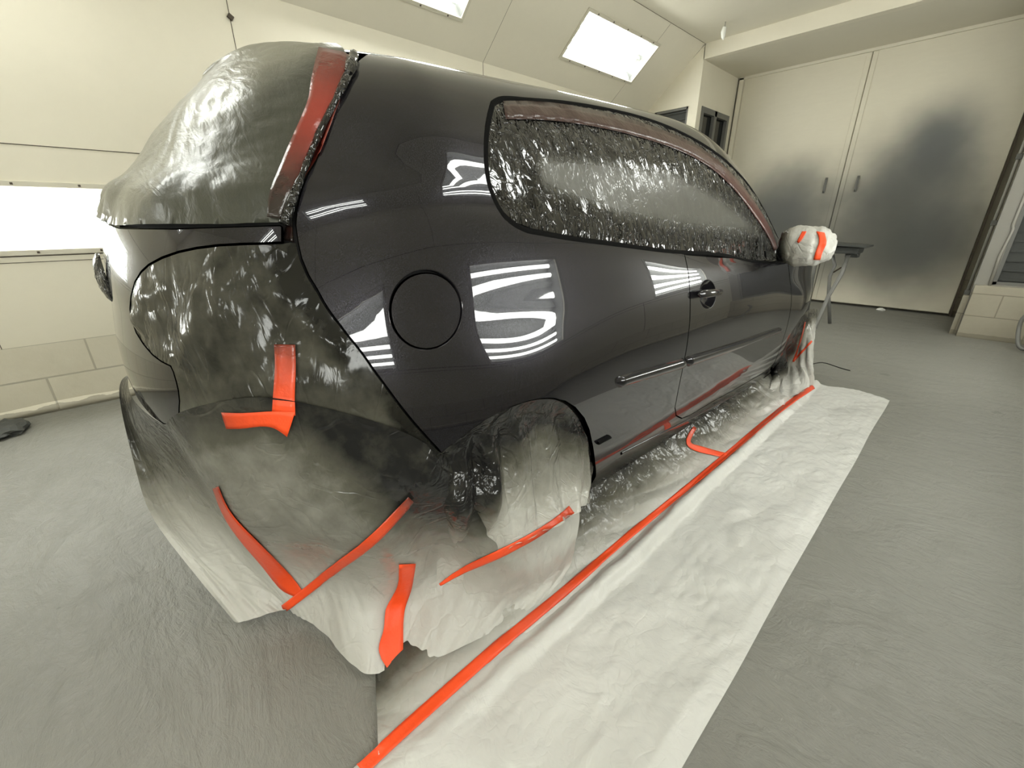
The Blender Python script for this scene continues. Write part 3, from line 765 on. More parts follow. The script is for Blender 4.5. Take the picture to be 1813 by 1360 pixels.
# grip: rounded bar bridging the recess
g0,g1=[np.array(q) for q in pinv([(1228,522),(1272,517)])]
vs=[];fs=[];ns=22;nc=14
for i in range(ns+1):
    t_=i/ns;uvc=g0+(g1-g0)*t_;cap=min(1,(1-(2*t_-1)**8))**.5 if 0<t_<1 else .02
    up=.022+.016*math.sin(math.pi*min(1,t_*1.15))**.7
    hh=.0175*cap*(1.-.30*t_);tt=.011*cap
    base=S(uvc)[0];nn=S.normal(uvc)[0];ax=(S(g1)-S(g0))[0];ax/=np.linalg.norm(ax);vv=np.cross(nn,ax)
    if vv[2]<0: vv=-vv
    for k in range(nc):
        a=2*math.pi*k/nc;ca,sa=math.cos(a),math.sin(a);ca=math.copysign(abs(ca)**.7,ca);sa=math.copysign(abs(sa)**.7,sa)
        vs.append(base+nn*(up-.006+tt*ca)+vv*hh*sa)
for i in range(ns):
    for k in range(nc): fs.append((i*nc+k,i*nc+(k+1)%nc,(i+1)*nc+(k+1)%nc,(i+1)*nc+k))
fs+=[tuple(range(nc)),tuple(ns*nc+k for k in range(nc))[::-1]]
mk('door_handle',vs,fs,M['paint'],door)
# --- front fender ----------------------------------------------------------------------
fa_px=pinv([(1373,667),(1379,642),(1388,617),(1402,587),(1418,563),(1434,549)])
print('fa',S(np.array(fa_px)))
fe=[q for q in uv_fa if q[0]>fa_px[-1][0]+.08]
fend=uv_df[::-1]+[(q[0]+.012,q[1]-.004) for q in uv_db[-1:]]+fa_px+fe+[(UM-.5,.18),(UM-.35,.5),(UM-.32,.75),(UM-.45,.98),(uv_df[-1][0]+.5,S.v[9]),(uv_df[-1][0]+.22,S.v[9]),(u_ap+.11,S.v[8]-.03)]
fender=panel('fender',fend,M['paint'],car,.025,gap=.002)
# --- tailgate --------------------------------------------------------------------------
tg_top=[(215,404),(300,405),(400,402),(497,399)]
tg_right=[(500,402),(500,430)]
lamp=[(470,432),(430,433),(390,435),(350,440),(318,447),(289,457),(265,470),(252,482),(241,500),(234,525),(232,548),(236,570),(243,589),(255,608),(272,628),(288,640),(304,648)]
tg_side=[(309,658),(314,675),(318,692),(320,710),(319,730),(312,762)]
tg_bot=[(273,738),(243,700)]
tt=pinv(tg_top);tr_=pinv(tg_right);tl=pinv(lamp);ts=pinv(tg_side);tb=pinv(tg_bot)
tail=[(0.,tt[0][1]-.0)]+tt+tr_+tl+ts+tb+[(0.,tb[-1][1]-.03)]
print('tail',tt,tb)
tailgate=panel('tailgate',tail,M['paint'],car,.02,gap=.0,off=.0025,bevel=.0014,depth=.008,mirror=True)
# emblem (under a scrap of film)
mb=MB();bc=S((0.,.82))[0];vs=[];fs=[]
for i in range(9):
    ph=i/8*math.pi/2
    for k in range(28):
        a=2*math.pi*k/28;rr=.058*math.cos(ph)+.0001;w_=1+.10*n3((math.cos(a)*2,math.sin(a)*2,ph*2))
        vs.append((bc[0]-.004-.020*math.sin(ph)*(1+.25*n3((a*2,ph*3,0))),rr*math.cos(a)*w_,.875+rr*math.sin(a)*w_*1.1))
for i in range(8):
    for k in range(28): fs.append((i*28+k,i*28+(k+1)%28,(i+1)*28+(k+1)%28,(i+1)*28+k))
emb=mk('masked_emblem',vs,fs,M['window_film'],car,attrs={'fog':[.25]*len(vs)})
# --- dark body underneath every gap and opening ------------------------------------------
def grid_half(u0,u1,v0,v1,off,nu,nv,both=True):
    U=np.linspace(u0,u1,nu);Vv=np.linspace(v0,v1,nv);UU,VV=np.meshgrid(U,Vv,indexing='ij');uv=np.stack([UU.ravel(),VV.ravel()],1)
    X=surf_off(uv,np.full(len(uv),off));fs=[(i*nv+j,(i+1)*nv+j,(i+1)*nv+j+1,i*nv+j+1) for i in range(nu-1) for j in range(nv-1)]
    g=np.cross(X[fs[0][1]]-X[fs[0][0]],X[fs[0][2]]-X[fs[0][0]])
    mid=len(fs)//2;f0=fs[mid];g=np.cross(X[f0[1]]-X[f0[0]],X[f0[2]]-X[f0[0]])
    if g@S.normal(uv[[f0[0]]])[0]<0: fs=[f[::-1] for f in fs]
    if both:
        n=len(X);X=np.concatenate([X,X*[1,-1,1]]);fs=fs+[tuple(n+i for i in reversed(f)) for f in fs]
    return X,fs
X,fs=grid_half(0.02,UM-.02,.02,VM-.001,-.030,110,60)
kz=sstep(.55,.25,X[:,2]);kx=sstep(.42,.30,X[:,0])
X[:,1]*=1-kz*(.22+.1*kx);X[:,0]+=kz*kx*sstep(-.2,-.7,X[:,0])*.22
fs=[f for f in fs if not any(np.hypot(X[f[0]][0]-cx_,X[f[0]][2]-.315)<.40 and X[f[0]][2]<.72 for cx_ in (0.,2.578))]
mk('inner_body',X,fs,M['cavity'],car)
# wheel wells: boxes hide the inner body behind the arches? keep simple dark tub
# left side, roof, windscreen, bonnet (seen only from elsewhere)
X,fs=grid_half(S.u[7],UM,0.,vr,-.001,120,50,False);mk('left_side_panel',X*[1,-1,1],[f[::-1] for f in fs],M['paint'],car)
X,fs=grid_half(S.u[4],UM,vr+.004,VM,0.,170,16);roof=mk('roof_and_bonnet',X,fs,M['paint'],car)
uw0=2.62;uw1=3.55
X,fs=grid_half(uw0,uw1,vr+.012,VM,.004,30,14);mk('windscreen',X,fs,M['glass'],car)
X,fs=grid_half(UM-.55,UM,0.,.98,.001,40,40);mk('front_bumper',X,fs,M['paint'],car)
# side glass
glass=panel('side_window',uv_win,M['glass'],car,.03,gap=.004,off=-.010,bevel=0)
seal=[]
# window rubber
def ribbon_uv(name,uvs,w,h,mat,parent,closed=False,off=0.):
    uvs=np.array(uvs,float)
    if closed: uvs=np.vstack([uvs,uvs[:1]])
    c_=catmull(uvs,.012);n=len(c_);X0=S(c_);N0=S.normal(c_);T=np.gradient(X0,axis=0);T/=np.linalg.norm(T,axis=1)[:,None];B=np.cross(N0,T);m=7;vs=[];fs=[]
    for k in range(m):
        a=math.pi*k/(m-1);vs.append(X0+B*(math.cos(a)*w/2)+N0*(off+math.sin(a)*h))
    vs=np.stack(vs,1).reshape(-1,3)
    for i in range(n-1):
        for k in range(m-1): fs.append((i*m+k,i*m+k+1,(i+1)*m+k+1,(i+1)*m+k))
    return mk(name,vs,fs,mat,parent)
ribbon_uv('window_seal',uv_win,.018,.004,M['trim'],car,True,-.003)  # real seal, made wider and dull black to include the shadow line around it
ribbon_uv('sill_edge',pinv([(1100,803),(1150,778),(1215,745),(1300,700),(1368,661)]),.014,.005,M['paint'],side_panel)
ribbon_uv('protruding_tab',pinv([(1057,784),(1078,773)]),.012,.012,M['trim'],side_panel)
# rub strip in two lengths
def strip(name,px_t,px_b,parent):
    a=np.array(pinv(px_t));b=np.array(pinv(px_b));a=catmull(a,.02);b=catmull(b,.02);n=max(len(a),len(b))
    a=nspline(np.linspace(0,1,len(a)),a,np.linspace(0,1,n));b=nspline(np.linspace(0,1,len(b)),b,np.linspace(0,1,n))
    m=11;vs=[];fs=[]
    for i in range(n):
        s_=i/(n-1);L=np.linalg.norm(S(a[-1])-S(a[0]));e=min(s_,1-s_)*L;taper=math.sqrt(min(1,max(.0,1-(1-min(1,e/.02))**2)))
        for k in range(m):
            q=k/(m-1);hgt=.019*(1-abs(2*q-1)**2.6)*taper;cq=.5+(q-.5)*(0.35+.65*taper)
            uv=a[i]*(1-cq)+b[i]*cq;vs.append(surf_off(uv[None],[hgt-.0015])[0])
    for i in range(n-1):
        for k in range(m-1): fs.append((i*m+k,(i+1)*m+k,(i+1)*m+k+1,i*m+k+1))
    return mk(name,vs,fs,M['paint'],parent)
strip('rub_strip',[(1090,668),(1150,650),(1213,632)],[(1090,689),(1150,671),(1211,652)],side_panel)
strip('rub_strip',[(1216,631),(1300,605),(1381,579)],[(1214,651),(1300,621),(1383,588)],door)
# wheels standing inside the arches
def wheel(x,y,side_):
    w=empty('wheel');w.parent=car;w.location=(x,y,0)
    Pw=[];A=CR.T@np.array([0,0,1.])
    R=.316;pos_w=c2w([x,y,0]);dz=0.0
    zc=(R-CT[2]-(CR@np.array([x,y,0]))[2])/CR[2,2]
    w.location=(x,y,zc)
    prof=[(-.10,.21),(-.105,.28),(-.085,.308),(-.04,.316),(.04,.316),(.085,.308),(.105,.28),(.10,.21)]
    n=40;vs=[];fs=[]
    for k in range(n):
        a=2*math.pi*k/n
        for (yy,rr) in prof: vs.append((rr*math.cos(a),yy,rr*math.sin(a)))
    m=len(prof)
    for k in range(n):
        for j in range(m): fs.append((k*m+j,k*m+(j+1)%m,((k+1)%n)*m+(j+1)%m,((k+1)%n)*m+j))
    mk('tyre',vs,fs,M['rubber'],w)
    mb=MB();mb.tube([(0,.06*side_,0),(0,.085*side_,0)],[.055,.05],20)
    for q in range(5):
        a=2*math.pi*q/5+.3;mb.tube([(0.03*math.cos(a),.075*side_,.03*math.sin(a)),(.205*math.cos(a),.09*side_,.205*math.sin(a))],[.035,.024],8)
    mb.tube([(0,-.09,0),(0,-.088,0)],[.2,.2],24)
    mb.build('rim',M['alloy'],w,True)
for x,y,s_ in ((0,-.62,-1),(2.578,-.66,-1),(0,.62,1),(2.578,.66,1)): wheel(x,y,s_)
# mirror arm (the housing is inside its bag)
mb=MB();a=S(pinv([(1388,458)])[0])[0];mb.tube([a+[0,.03,0],a+[.02,-.06,.01],a+[.03,-.13,.03]],[.03,.026,.03],10);mb.build('mirror_arm',M['trim'],car,True)

# =====================================================================
#  films and tapes (world coordinates)
# =====================================================================
def wsurf(px,off=0.):
    uv=np.array(pinv(px));return c2w(surf_off(uv,np.full(len(uv),off)))
def bvh_of(obs):
    V=[];F=[]
    for o in obs:
        n=len(V);mw=o.matrix_world if o.parent is None else o.parent.matrix_world@o.matrix_basis
        V+= [tuple(mw@v.co) for v in o.data.vertices];F+=[tuple(n+i for i in p.vertices) for p in o.data.polygons]
    return BVHTree.FromPolygons(V,F)
bpy.context.view_layer.update()
def ribbon(name,Lp,Rp,targets,parent,mat='tape',lift=.002,step=7.,spray=None,across=4,bump_=.0006):
    """tape strip laid on what lies under it; edges given by two traced lines"""
    bv=bvh_of(targets)
    a=catmull(Lp,step);b=catmull(Rp,step);n=max(len(a),len(b),3)
    a=nspline(np.linspace(0,1,len(a)),a,np.linspace(0,1,n));b=nspline(np.linspace(0,1,len(b)),b,np.linspace(0,1,n))
    vs=np.full((n,across+1,3),np.nan);
    for i in range(n):
        for k in range(across+1):
            p=a[i]+(b[i]-a[i])*k/across;d=wray(p[0],p[1]);d/=np.linalg.norm(d)
            h=bv.ray_cast(V3(CAM),V3(d))
            if h[0] is not None:
                nn=np.array(h[1]);
                if nn@d>0: nn=-nn
                vs[i,k]=np.array(h[0])+nn*lift-d*lift*.5
    bad=np.isnan(vs[...,0])
    if bad.any():
        print(name,'missed',bad.sum(),'of',bad.size)
        good=np.argwhere(~bad)
        for i,k in np.argwhere(bad):
            g=good[np.argmin(((good-[i,k])**2*[1,.3]).sum(1))];dist=np.linalg.norm(vs[g[0],g[1]]-CAM);p=a[i]+(b[i]-a[i])*k/across;d=wray(p[0],p[1]);vs[i,k]=CAM+d/np.linalg.norm(d)*dist
    for i in range(n):
        for k in range(across+1): vs[i,k]+= (CAM-vs[i,k])/np.linalg.norm(CAM-vs[i,k])*bump_*(1+n3(vs[i,k],35.))
    m=across+1;fs=[(i*m+k,i*m+k+1,(i+1)*m+k+1,(i+1)*m+k) for i in range(n-1) for k in range(across)]
    V=vs.reshape(-1,3)
    sp=np.interp(np.repeat(np.linspace(0,1,n),m),np.linspace(0,1,len(spray)),spray) if spray else np.zeros(n*m)
    if parent is not None:
        mw=np.array(parent.matrix_world if parent.parent is None else parent.parent.matrix_world@parent.matrix_basis);mi=np.linalg.inv(mw);V=V@mi[:3,:3].T+mi[:3,3]
    o=mk(name,V,fs,M[mat],parent,attrs={'spray':sp})
    sd=o.modifiers.new('thickness','SOLIDIFY');sd.thickness=.0006;sd.offset=0
    return o
def widen(line,w):
    c_=np.array(line,float);t_=np.gradient(c_,axis=0);t_/=np.linalg.norm(t_,axis=1)[:,None];nn=np.stack([-t_[:,1],t_[:,0]],1);w=np.asarray(w,float).reshape(-1,1)/2
    return c_-nn*w,c_+nn*w
def spline_grid(Pc,nu,nv):
    Pc=np.array(Pc,float)
    du=np.r_[0,np.cumsum(np.linalg.norm(np.diff(Pc,axis=0),axis=2).mean(1))];dv=np.r_[0,np.cumsum(np.linalg.norm(np.diff(Pc,axis=1),axis=2).mean(0))]
    A=nspline(du,Pc,np.linspace(0,du[-1],nu));B=nspline(dv,A.transpose(1,0,2),np.linspace(0,dv[-1],nv));return B.transpose(1,0,2)
def gnormals(G):
    a=np.gradient(G,axis=0);b=np.gradient(G,axis=1);n=np.cross(a,b);n/=np.maximum(np.linalg.norm(n,axis=2),1e-9)[...,None]
    s=((CAM-G)*n).sum(2).mean();return n if s>0 else -n
def gfaces(nu,nv): return [(i*nv+j,(i+1)*nv+j,(i+1)*nv+j+1,i*nv+j+1) for i in range(nu-1) for j in range(nv-1)]
def creases(p,s=1.): return abs(n3(p,3.1*s))*.5+abs(n3(p+np.array([7.,3,1]),6.3*s))*.3+abs(n3(p+np.array([2.,9,4]),13.*s))*.16+n3(p,27.*s)*.05
def finish_film(name,G,disp,spray,mat,label,cat,floor_min=.003,thick=.0008):
    N=gnormals(G);G=G+N*disp[...,None]
    G[...,2]=np.maximum(G[...,2],floor_min)
    nu,nv=G.shape[:2]
    o=mk(name,G.reshape(-1,3),gfaces(nu,nv),M[mat],None,attrs={'spray':np.clip(spray,0,1).ravel()},recenter=True)
    tag(o,label,cat)
    bpy.context.view_layer.update();return o
def PZ(px,z): d=wray(*px);return CAM+(z-CAM[2])/d[2]*d
def PY(px,y): d=wray(*px);return CAM+(y-CAM[1])/d[1]*d
def PX(px,x): d=wray(*px);return CAM+(x-CAM[0])/d[0]*d
def WS(px,off=0.): return wsurf([px],off)[0]

# ---- film over the rear bumper, hanging to the floor -------------------------------------
A_=[ # columns top -> bottom
 [PY((227,664),-.02),PY((212,706),.02),PY((240,830),-.02),PY((300,960),-.12),PY((415,1100),-.355)],
 [WS((250,708),.012),PY((262,792),-.06),PY((312,900),-.12),PY((385,1010),-.24),PZ((457,1094),.03)],
 [WS((290,748),.004),PY((332,822),-.30),PY((390,915),-.28),PY((447,1008),-.34),PZ((505,1078),.03)],
 [WS((326,728),.008),WS((385,850),.01),WS((440,935),.0),PZ((500,1015),.18),PZ((540,1094),.03)],
 [WS((420,705),.007),WS((460,840),.012),WS((520,930),.012),PZ((570,1025),.19),PZ((585,1133),.02)],
 [WS((520,708),.007),WS((560,850),.012),WS((600,940),.012),PZ((640,1050),.16),PZ((650,1192),.015)],
 [WS((632,735),.007),WS((660,860),.010),WS((690,950),.014),PZ((695,1065),.11),PZ((682,1188),.012)],
 [WS((738,775),.007),WS((760,880),.008),PZ((770,965),.29),PZ((770,1065),.09),PZ((735,1178),.012)],
 [PY((830,830),-.87),PY((850,905),-.89),PY((870,980),-.91),PZ((865,1060),.08),PZ((815,1148),.012)],
 [PY((930,860),-.87),PY((945,925),-.90),PY((950,985),-.93),PZ((940,1045),.05),PZ((905,1100),.012)],
 [PY((1015,872),-.86),PY((1022,905),-.90),PY((1018,950),-.93),PZ((1005,995),.05),PZ((985,1040),.012)]]
nu,nv=230,170;G=spline_grid(A_,nu,nv)
disp=np.zeros((nu,nv));spr=np.zeros((nu,nv))
seam_px=np.array([(545,490),(600,575),(660,655),(720,735),(781,803),(800,850)],float)
PR=wproj(G)
SEAM=c2w(S(np.array(uv_er)))
for i in range(nu):
    for j in range(nv):
        p=G[i,j];s_,t_=i/(nu-1),j/(nv-1)
        fan=n3((s_*9.,t_*1.3,2.))*.014+abs(n3((s_*17.+t_*2,t_*2.,5.)))*.012+abs(n3((s_*38.-t_*5,t_*3.,8.)))*.006
        disp[i,j]=(fan*(.25+t_*.9)*min(1,t_*5)+creases(p,1.)*.016*(.4+.6*t_)+.002)*min(1,(t_*6+.05))*min(1,s_*14+.1)
        z=p[2];
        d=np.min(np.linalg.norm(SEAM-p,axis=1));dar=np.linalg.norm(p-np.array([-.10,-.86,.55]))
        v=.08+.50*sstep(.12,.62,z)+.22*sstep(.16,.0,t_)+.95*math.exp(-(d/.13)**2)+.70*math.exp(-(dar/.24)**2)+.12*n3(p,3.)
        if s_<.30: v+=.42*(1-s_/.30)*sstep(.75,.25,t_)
        spr[i,j]=v
rear_film=finish_film('masking_film',G,disp,spr,'film','pale masking film draped from the rear bumper down to its wavy hem on the floor','plastic film')

# ---- film stuck over the tail lamp and rear corner -------------------------------------------
lf=[tuple(q) for q in tl]+[tuple(q) for q in pinv([(311,670),(316,692),(318,710),(317,730),(312,764),(345,785),(400,770),(440,790),(520,800),(600,812),(690,835),(755,850)])]+uv_er[:8][0:1]+uv_er[1:8]+pinv([(512,428),(500,431)])
lf=np.array([ (q[0],q[1]) for q in lf])
def lamp_disp(uv):
    X=S(uv);e=segdist(lf,uv);ee=segdist(np.array(uv_er),uv);k=sstep(0.,.05,e)*sstep(.015,.075,ee);out=np.zeros(len(uv))
    for i,p in enumerate(X):
        vert=np.array([p[0]*2.2,p[1]*2.2,p[2]*.8])
        low=sstep(.76,.84,p[2]);k_=k[i]*low;k_*=1-.6*sstep(-.60,-.50,p[1]);out[i]=.001+(creases(vert,.55)*.095-.015)*k_+.006*k_*n3(vert,4.)+.012*low*math.exp(-((e[i]-.03)/.018)**2)*abs(n3(p,16.))
    return out
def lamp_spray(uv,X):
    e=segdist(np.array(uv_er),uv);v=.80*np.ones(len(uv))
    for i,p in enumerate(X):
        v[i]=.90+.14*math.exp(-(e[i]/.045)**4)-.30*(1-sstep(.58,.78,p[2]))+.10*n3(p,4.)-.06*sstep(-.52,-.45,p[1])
    v=np.maximum(v,1.0*np.exp(-(e/.05)**4))  # solid black band along the rear edge of the quarter panel
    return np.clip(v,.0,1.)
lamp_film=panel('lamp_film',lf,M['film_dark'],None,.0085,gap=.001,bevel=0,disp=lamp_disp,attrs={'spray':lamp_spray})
def to_world(o):
    me=o.data
    co=np.empty(len(me.vertices)*3);me.vertices.foreach_get('co',co);co=c2w(co.reshape(-1,3));c0_=np.array([(co[:,0].min()+co[:,0].max())/2,(co[:,1].min()+co[:,1].max())/2,co[:,2].min()])
    me.vertices.foreach_set('co',(co-c0_).ravel());me.update();o.location=tuple(c0_);bpy.context.view_layer.update()
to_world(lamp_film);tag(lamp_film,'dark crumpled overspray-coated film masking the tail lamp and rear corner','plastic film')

# ---- film over the rear glass and spoiler ------------------------------------------------
rgp=[(0.,tt[0][1]+.003)]+[tuple(q) for q in pinv([(215,402),(300,403),(400,400),(495,396),(504,387),(516,350),(540,290),(568,225),(592,168),(606,125)])]
rgp=rgp+[(rgp[-1][0]+.02,1.30),(rgp[-1][0]+.02,1.42),(rgp[-1][0]-.05,1.50),(rgp[-1][0]-.05,VM),(0.,VM)]
def rg_disp(uv):
    X=S(uv);out=np.zeros(len(uv));w_=np.array(pinv([(300,380)])[0])
    for i,(q,p) in enumerate(zip(uv,X)):
        h=.006+.004*n3((p[1]*3,p[2]*3,1.))
        base=sstep(1.17,1.03,p[2])
        h+=base*(.016*abs(n3(p,9.))+.005*n3(p,20.)+.004)*sstep(.75,.55,q[0])
        r_=np.array([p[1]*9.+p[2]*14.,p[2]*2.2-p[1]*1.2,0.])
        h+=.0030*abs(n3(r_,1.7))*sstep(.98,1.2,p[2])
        r2=np.array([(abs(p[1])*-.68-p[2]*.735)*13,(-abs(p[1])*.735+p[2]*.68)*1.5,0.]);h+=.0065*abs(n3(r2,1.6))*sstep(.12,.32,abs(p[1]))*sstep(1.08,1.22,p[2])
        r3=np.array([p[1]*1.6,p[2]*11.+p[1]*2.,4.]);h+=.0045*abs(n3(r3,2.))*sstep(.02,.15,abs(p[1]))*sstep(1.32,1.2,p[2])*sstep(1.03,1.1,p[2])
        out[i]=h
    return out
def rg_spray(uv,X):
    v=np.zeros(len(uv))
    ue=rgp[6][0]
    for i,p in enumerate(X): v[i]=.88*sstep(.34,.52,abs(p[1])+.12*(1.2-p[2]))+.35*math.exp(-((abs(p[1])-.18)/.09)**2)*sstep(1.3,1.1,p[2])+.12*n3(p,4.)+.25*sstep(1.05,.99,p[2])
    return np.clip(v,0,1)
rear_glass_film=panel('rear_glass_film',rgp,M['rear_film'],None,.011,gap=0,bevel=0,disp=rg_disp,attrs={'spray':rg_spray},mirror=True)
to_world(rear_glass_film);tag(rear_glass_film,'tight grey dusty plastic stretched over the rear glass and roof spoiler','plastic film')

# ---- crinkled film on the side glass ------------------------------------------------------
fogp=np.array(pinv([(945,255),(1010,262),(1100,272),(1180,285),(1250,320),(1310,365),(1345,405),(1362,430),(1300,428),(1200,418),(1100,398),(1030,372),(960,345),(940,300)]))
wf=np.array(uv_win)
def wf_disp(uv):
    X=S(uv);e=segdist(wf,uv);ins=inpoly(fogp,uv);df=segdist(fogp,uv);fog=np.where(ins,sstep(0,.05,df),0);out=np.zeros(len(uv))
    for i,p in enumerate(X):
        st=np.array([p[0]*14.+p[2]*5.,p[2]*3.2,p[1]])
        k=(1-.75*fog[i])
        out[i]=-.003+k*(.0075*abs(n3(st,1.))+.0030*abs(n3(p,16.))+.0012*n3(p,40.))*sstep(0,.02,e[i])
    return out
def wf_fog(uv,X):
    ins=inpoly(fogp,uv);df=segdist(fogp,uv);v=np.where(ins,sstep(0.,.055,df),0.)
    return np.clip(v,0,1)
side_film=panel('window_film',uv_win,M['window_film'],None,.0088,gap=.005,bevel=0,disp=wf_disp,attrs={'fog':wf_fog})
to_world(side_film);tag(side_film,'crinkled shiny clear film stuck over the long side window','plastic film')

# ---- film curtain in the rear wheel arch ------------------------------------------------------
B_=[[WS((786,806),-.012),PY((778,850),-0.880),PY((780,900),-0.880),PZ((775,970),.26),PZ((772,1036),.13)],
 [WS((832,768),-.012),PY((828,840),-0.880),PY((832,900),-0.900),PZ((830,960),.27),PZ((835,1008),.15)],
 [WS((882,736),-.012),PY((886,810),-0.880),PY((890,870),-0.905),PY((896,930),-0.930),PY((900,972),-0.945)],
 [WS((932,716),-.012),PY((932,790),-0.880),PY((935,860),-0.905),PY((942,915),-0.935),PY((948,946),-0.955)],
 [WS((975,709),-.012),PY((975,780),-0.880),PY((978,850),-0.905),PY((985,900),-0.935),PY((990,924),-0.955)],
 [WS((1006,718),-.012),PY((1012,785),-0.880),PY((1014,845),-0.900),PY((1014,885),-0.930),PY((1013,905),-0.945)],
 [WS((1030,745),-.012),PY((1036,795),-0.880),PY((1036,850),-0.895),PY((1030,880),-0.910),PY((1027,896),-0.930)],
 [WS((1046,792),-.012),PY((1047,825),-.85),PY((1045,860),-.86),PY((1041,878),-.865),PY((1038,890),-.88)]]
nu,nv=150,120;G=spline_grid(B_,nu,nv);disp=np.zeros((nu,nv));spr=np.zeros((nu,nv))
for i in range(nu):
    for j in range(nv):
        p=G[i,j];s_,t_=i/(nu-1),j/(nv-1)
        fold=abs(n3((s_*6.5,t_*.7,9.)))*.075+abs(n3((s_*15.,t_*1.5,3.)))*.022
        disp[i,j]=(fold*1.05-.014)*sstep(0,.35,t_)*(1-.35*t_)+creases(p,1.5)*.020*min(1,t_*8)*(.6+.4*t_)
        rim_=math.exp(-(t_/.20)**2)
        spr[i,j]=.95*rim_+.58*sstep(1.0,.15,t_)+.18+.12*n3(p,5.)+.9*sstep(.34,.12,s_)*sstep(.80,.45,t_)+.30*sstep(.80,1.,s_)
arch_film=finish_film('wheel_arch_film',G,disp,spr,'film_side','folded translucent film hanging in the rear wheel arch, black near the arch rim','plastic film')

# ---- film under the sill ----------------------------------------------------------------------
def sill_film():
    xs=np.linspace(-.62,2.92,230);nt=60;G=np.zeros((len(xs),nt,3));D=np.zeros((len(xs),nt));Sp=np.zeros((len(xs),nt))
    for i,x in enumerate(xs):
        zt=c2w([x,-.79,.10])[2]
        for j in range(nt):
            t_=j/(nt-1);y=-.70-.30*t_-.012*n3((x*2,0,0))
            k=sstep(.10,.95,t_) ; z=(zt+.02)*(1-k)**1.4+.006
            if x<-.1: z=z*sstep(-.62,.1,x)*.5+.004

            if x>2.3: z=z*(1-.6*sstep(2.3,2.8,x))+.01
            xx=x+max(0,1-i/12.)*(.20-.45*max(0,abs(y)-.70))
            G[i,j]=(xx,y,z)
            p=G[i,j];w_=(1-t_*.65)
            D[i,j]=(abs(n3((x*2.2+y*5,y*7.,1.)))*.022+abs(n3((x*6,y*16.,4.)))*.010+creases(p,1.3)*.012)*min(1,t_*4)*(.45+.55*sstep(.3,.7,t_))*(1 if t_<.92 else (1-t_)/.08+.1)
            if x>2.05: D[i,j]*=1.9
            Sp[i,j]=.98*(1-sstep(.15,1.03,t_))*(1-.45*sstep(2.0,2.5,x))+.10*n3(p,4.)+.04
    return G,D,Sp
G,D,Sp=sill_film()
sill=finish_film('sill_film',G,D,Sp,'film','grey-shaded film spreading from under the car sill to the long red tape line','plastic film')
# ---- large pale sheet on the floor ---------------------------------------------------------------
def floor_sheet():
    nx,ny=250,90;G=np.zeros((nx,ny,3));D=np.zeros((nx,ny));Sp=np.zeros((nx,ny))
    for i in range(nx):
        s_=i/(nx-1)
        for j in range(ny):
            t_=j/(ny-1);x=-.62-.9*0+(2.90+.62)*s_
            y0_=-.952-.03*max(0,(x-1.5))*.9;y1_=-1.455-.006*n3((x*2,0,3.));y=y0_+(y1_-y0_)*t_
            x_=x+( .06*math.sin(math.pi*t_)*.9+ (-.03)*(1-t_))*sstep(.93,1.,s_) + (.015*n3((y*7,1,1))+.03*0)*sstep(.06,0,s_)
            if s_<.2: x_+= -1.1*sstep(.35,1.,t_)*(1-s_/.2)*1.
            rg=math.exp(-((y+1.035+.012*n3((x*1.5,0,0)))/.022)**2)*.034*sstep(-.6,.3,x)
            z=.004+rg
            G[i,j]=(x_,y,z);p=G[i,j]
            D[i,j]=1.5*(creases(p,1.)*.016+abs(n3((x*3+y*2,y*5.,2.)))*.009+abs(n3((x*1.2-y*4,y*2.,6.)))*.007+abs(n3(p,30.))*.003)*min(1,.25+t_*5)*min(1,.2+(1-t_)*8)
            Sp[i,j]=.03+.06*n3(p,3.)+.05*math.exp(-((t_)/.2)**2)
    return G,D,Sp
G,D,Sp=floor_sheet()
fsheet=finish_film('floor_sheet',G,D,Sp,'sheet','large white plastic sheet lying along the floor beside the car','plastic sheet',.002)
# ---- film over the front wheel arch ----------------------------------------------------------------
F_=[[WS((1371,668),-.005),PY((1366,680),-.86),PZ((1352,700),.03)],
 [WS((1388,622),-.005),PY((1388,665),-.86),PZ((1385,704),.03)],
 [WS((1402,585),-.005),PY((1404,640),-.88),PZ((1408,700),.025)],
 [WS((1420,560),-.005),PY((1420,620),-.92),PZ((1424,692),.02)],
 [PY((1436,548),-.86),PY((1434,605),-.95),PZ((1432,682),.03)],
 [PY((1447,548),-.82),PY((1441,600),-.90),PZ((1436,668),.05)]]
nu,nv=70,70;G=spline_grid(F_,nu,nv);disp=np.zeros((nu,nv));spr=np.zeros((nu,nv))
for i in range(nu):
    for j in range(nv):
        p=G[i,j];s_,t_=i/(nu-1),j/(nv-1)
        disp[i,j]=(abs(n3((s_*7.,t_*1.,9.)))*.05-.01)*sstep(0,.4,t_)+creases(p,1.6)*.03*min(1,t_*8)
        spr[i,j]=.95*math.exp(-(t_/.25)**2)+.62*sstep(.75,.2,t_)*sstep(.85,.3,s_)+.08+.1*n3(p,5.)
front_film=finish_film('front_wheel_film',G,disp,spr,'film_side','whitish film hanging over the front wheel with thin red tape lines','plastic film')

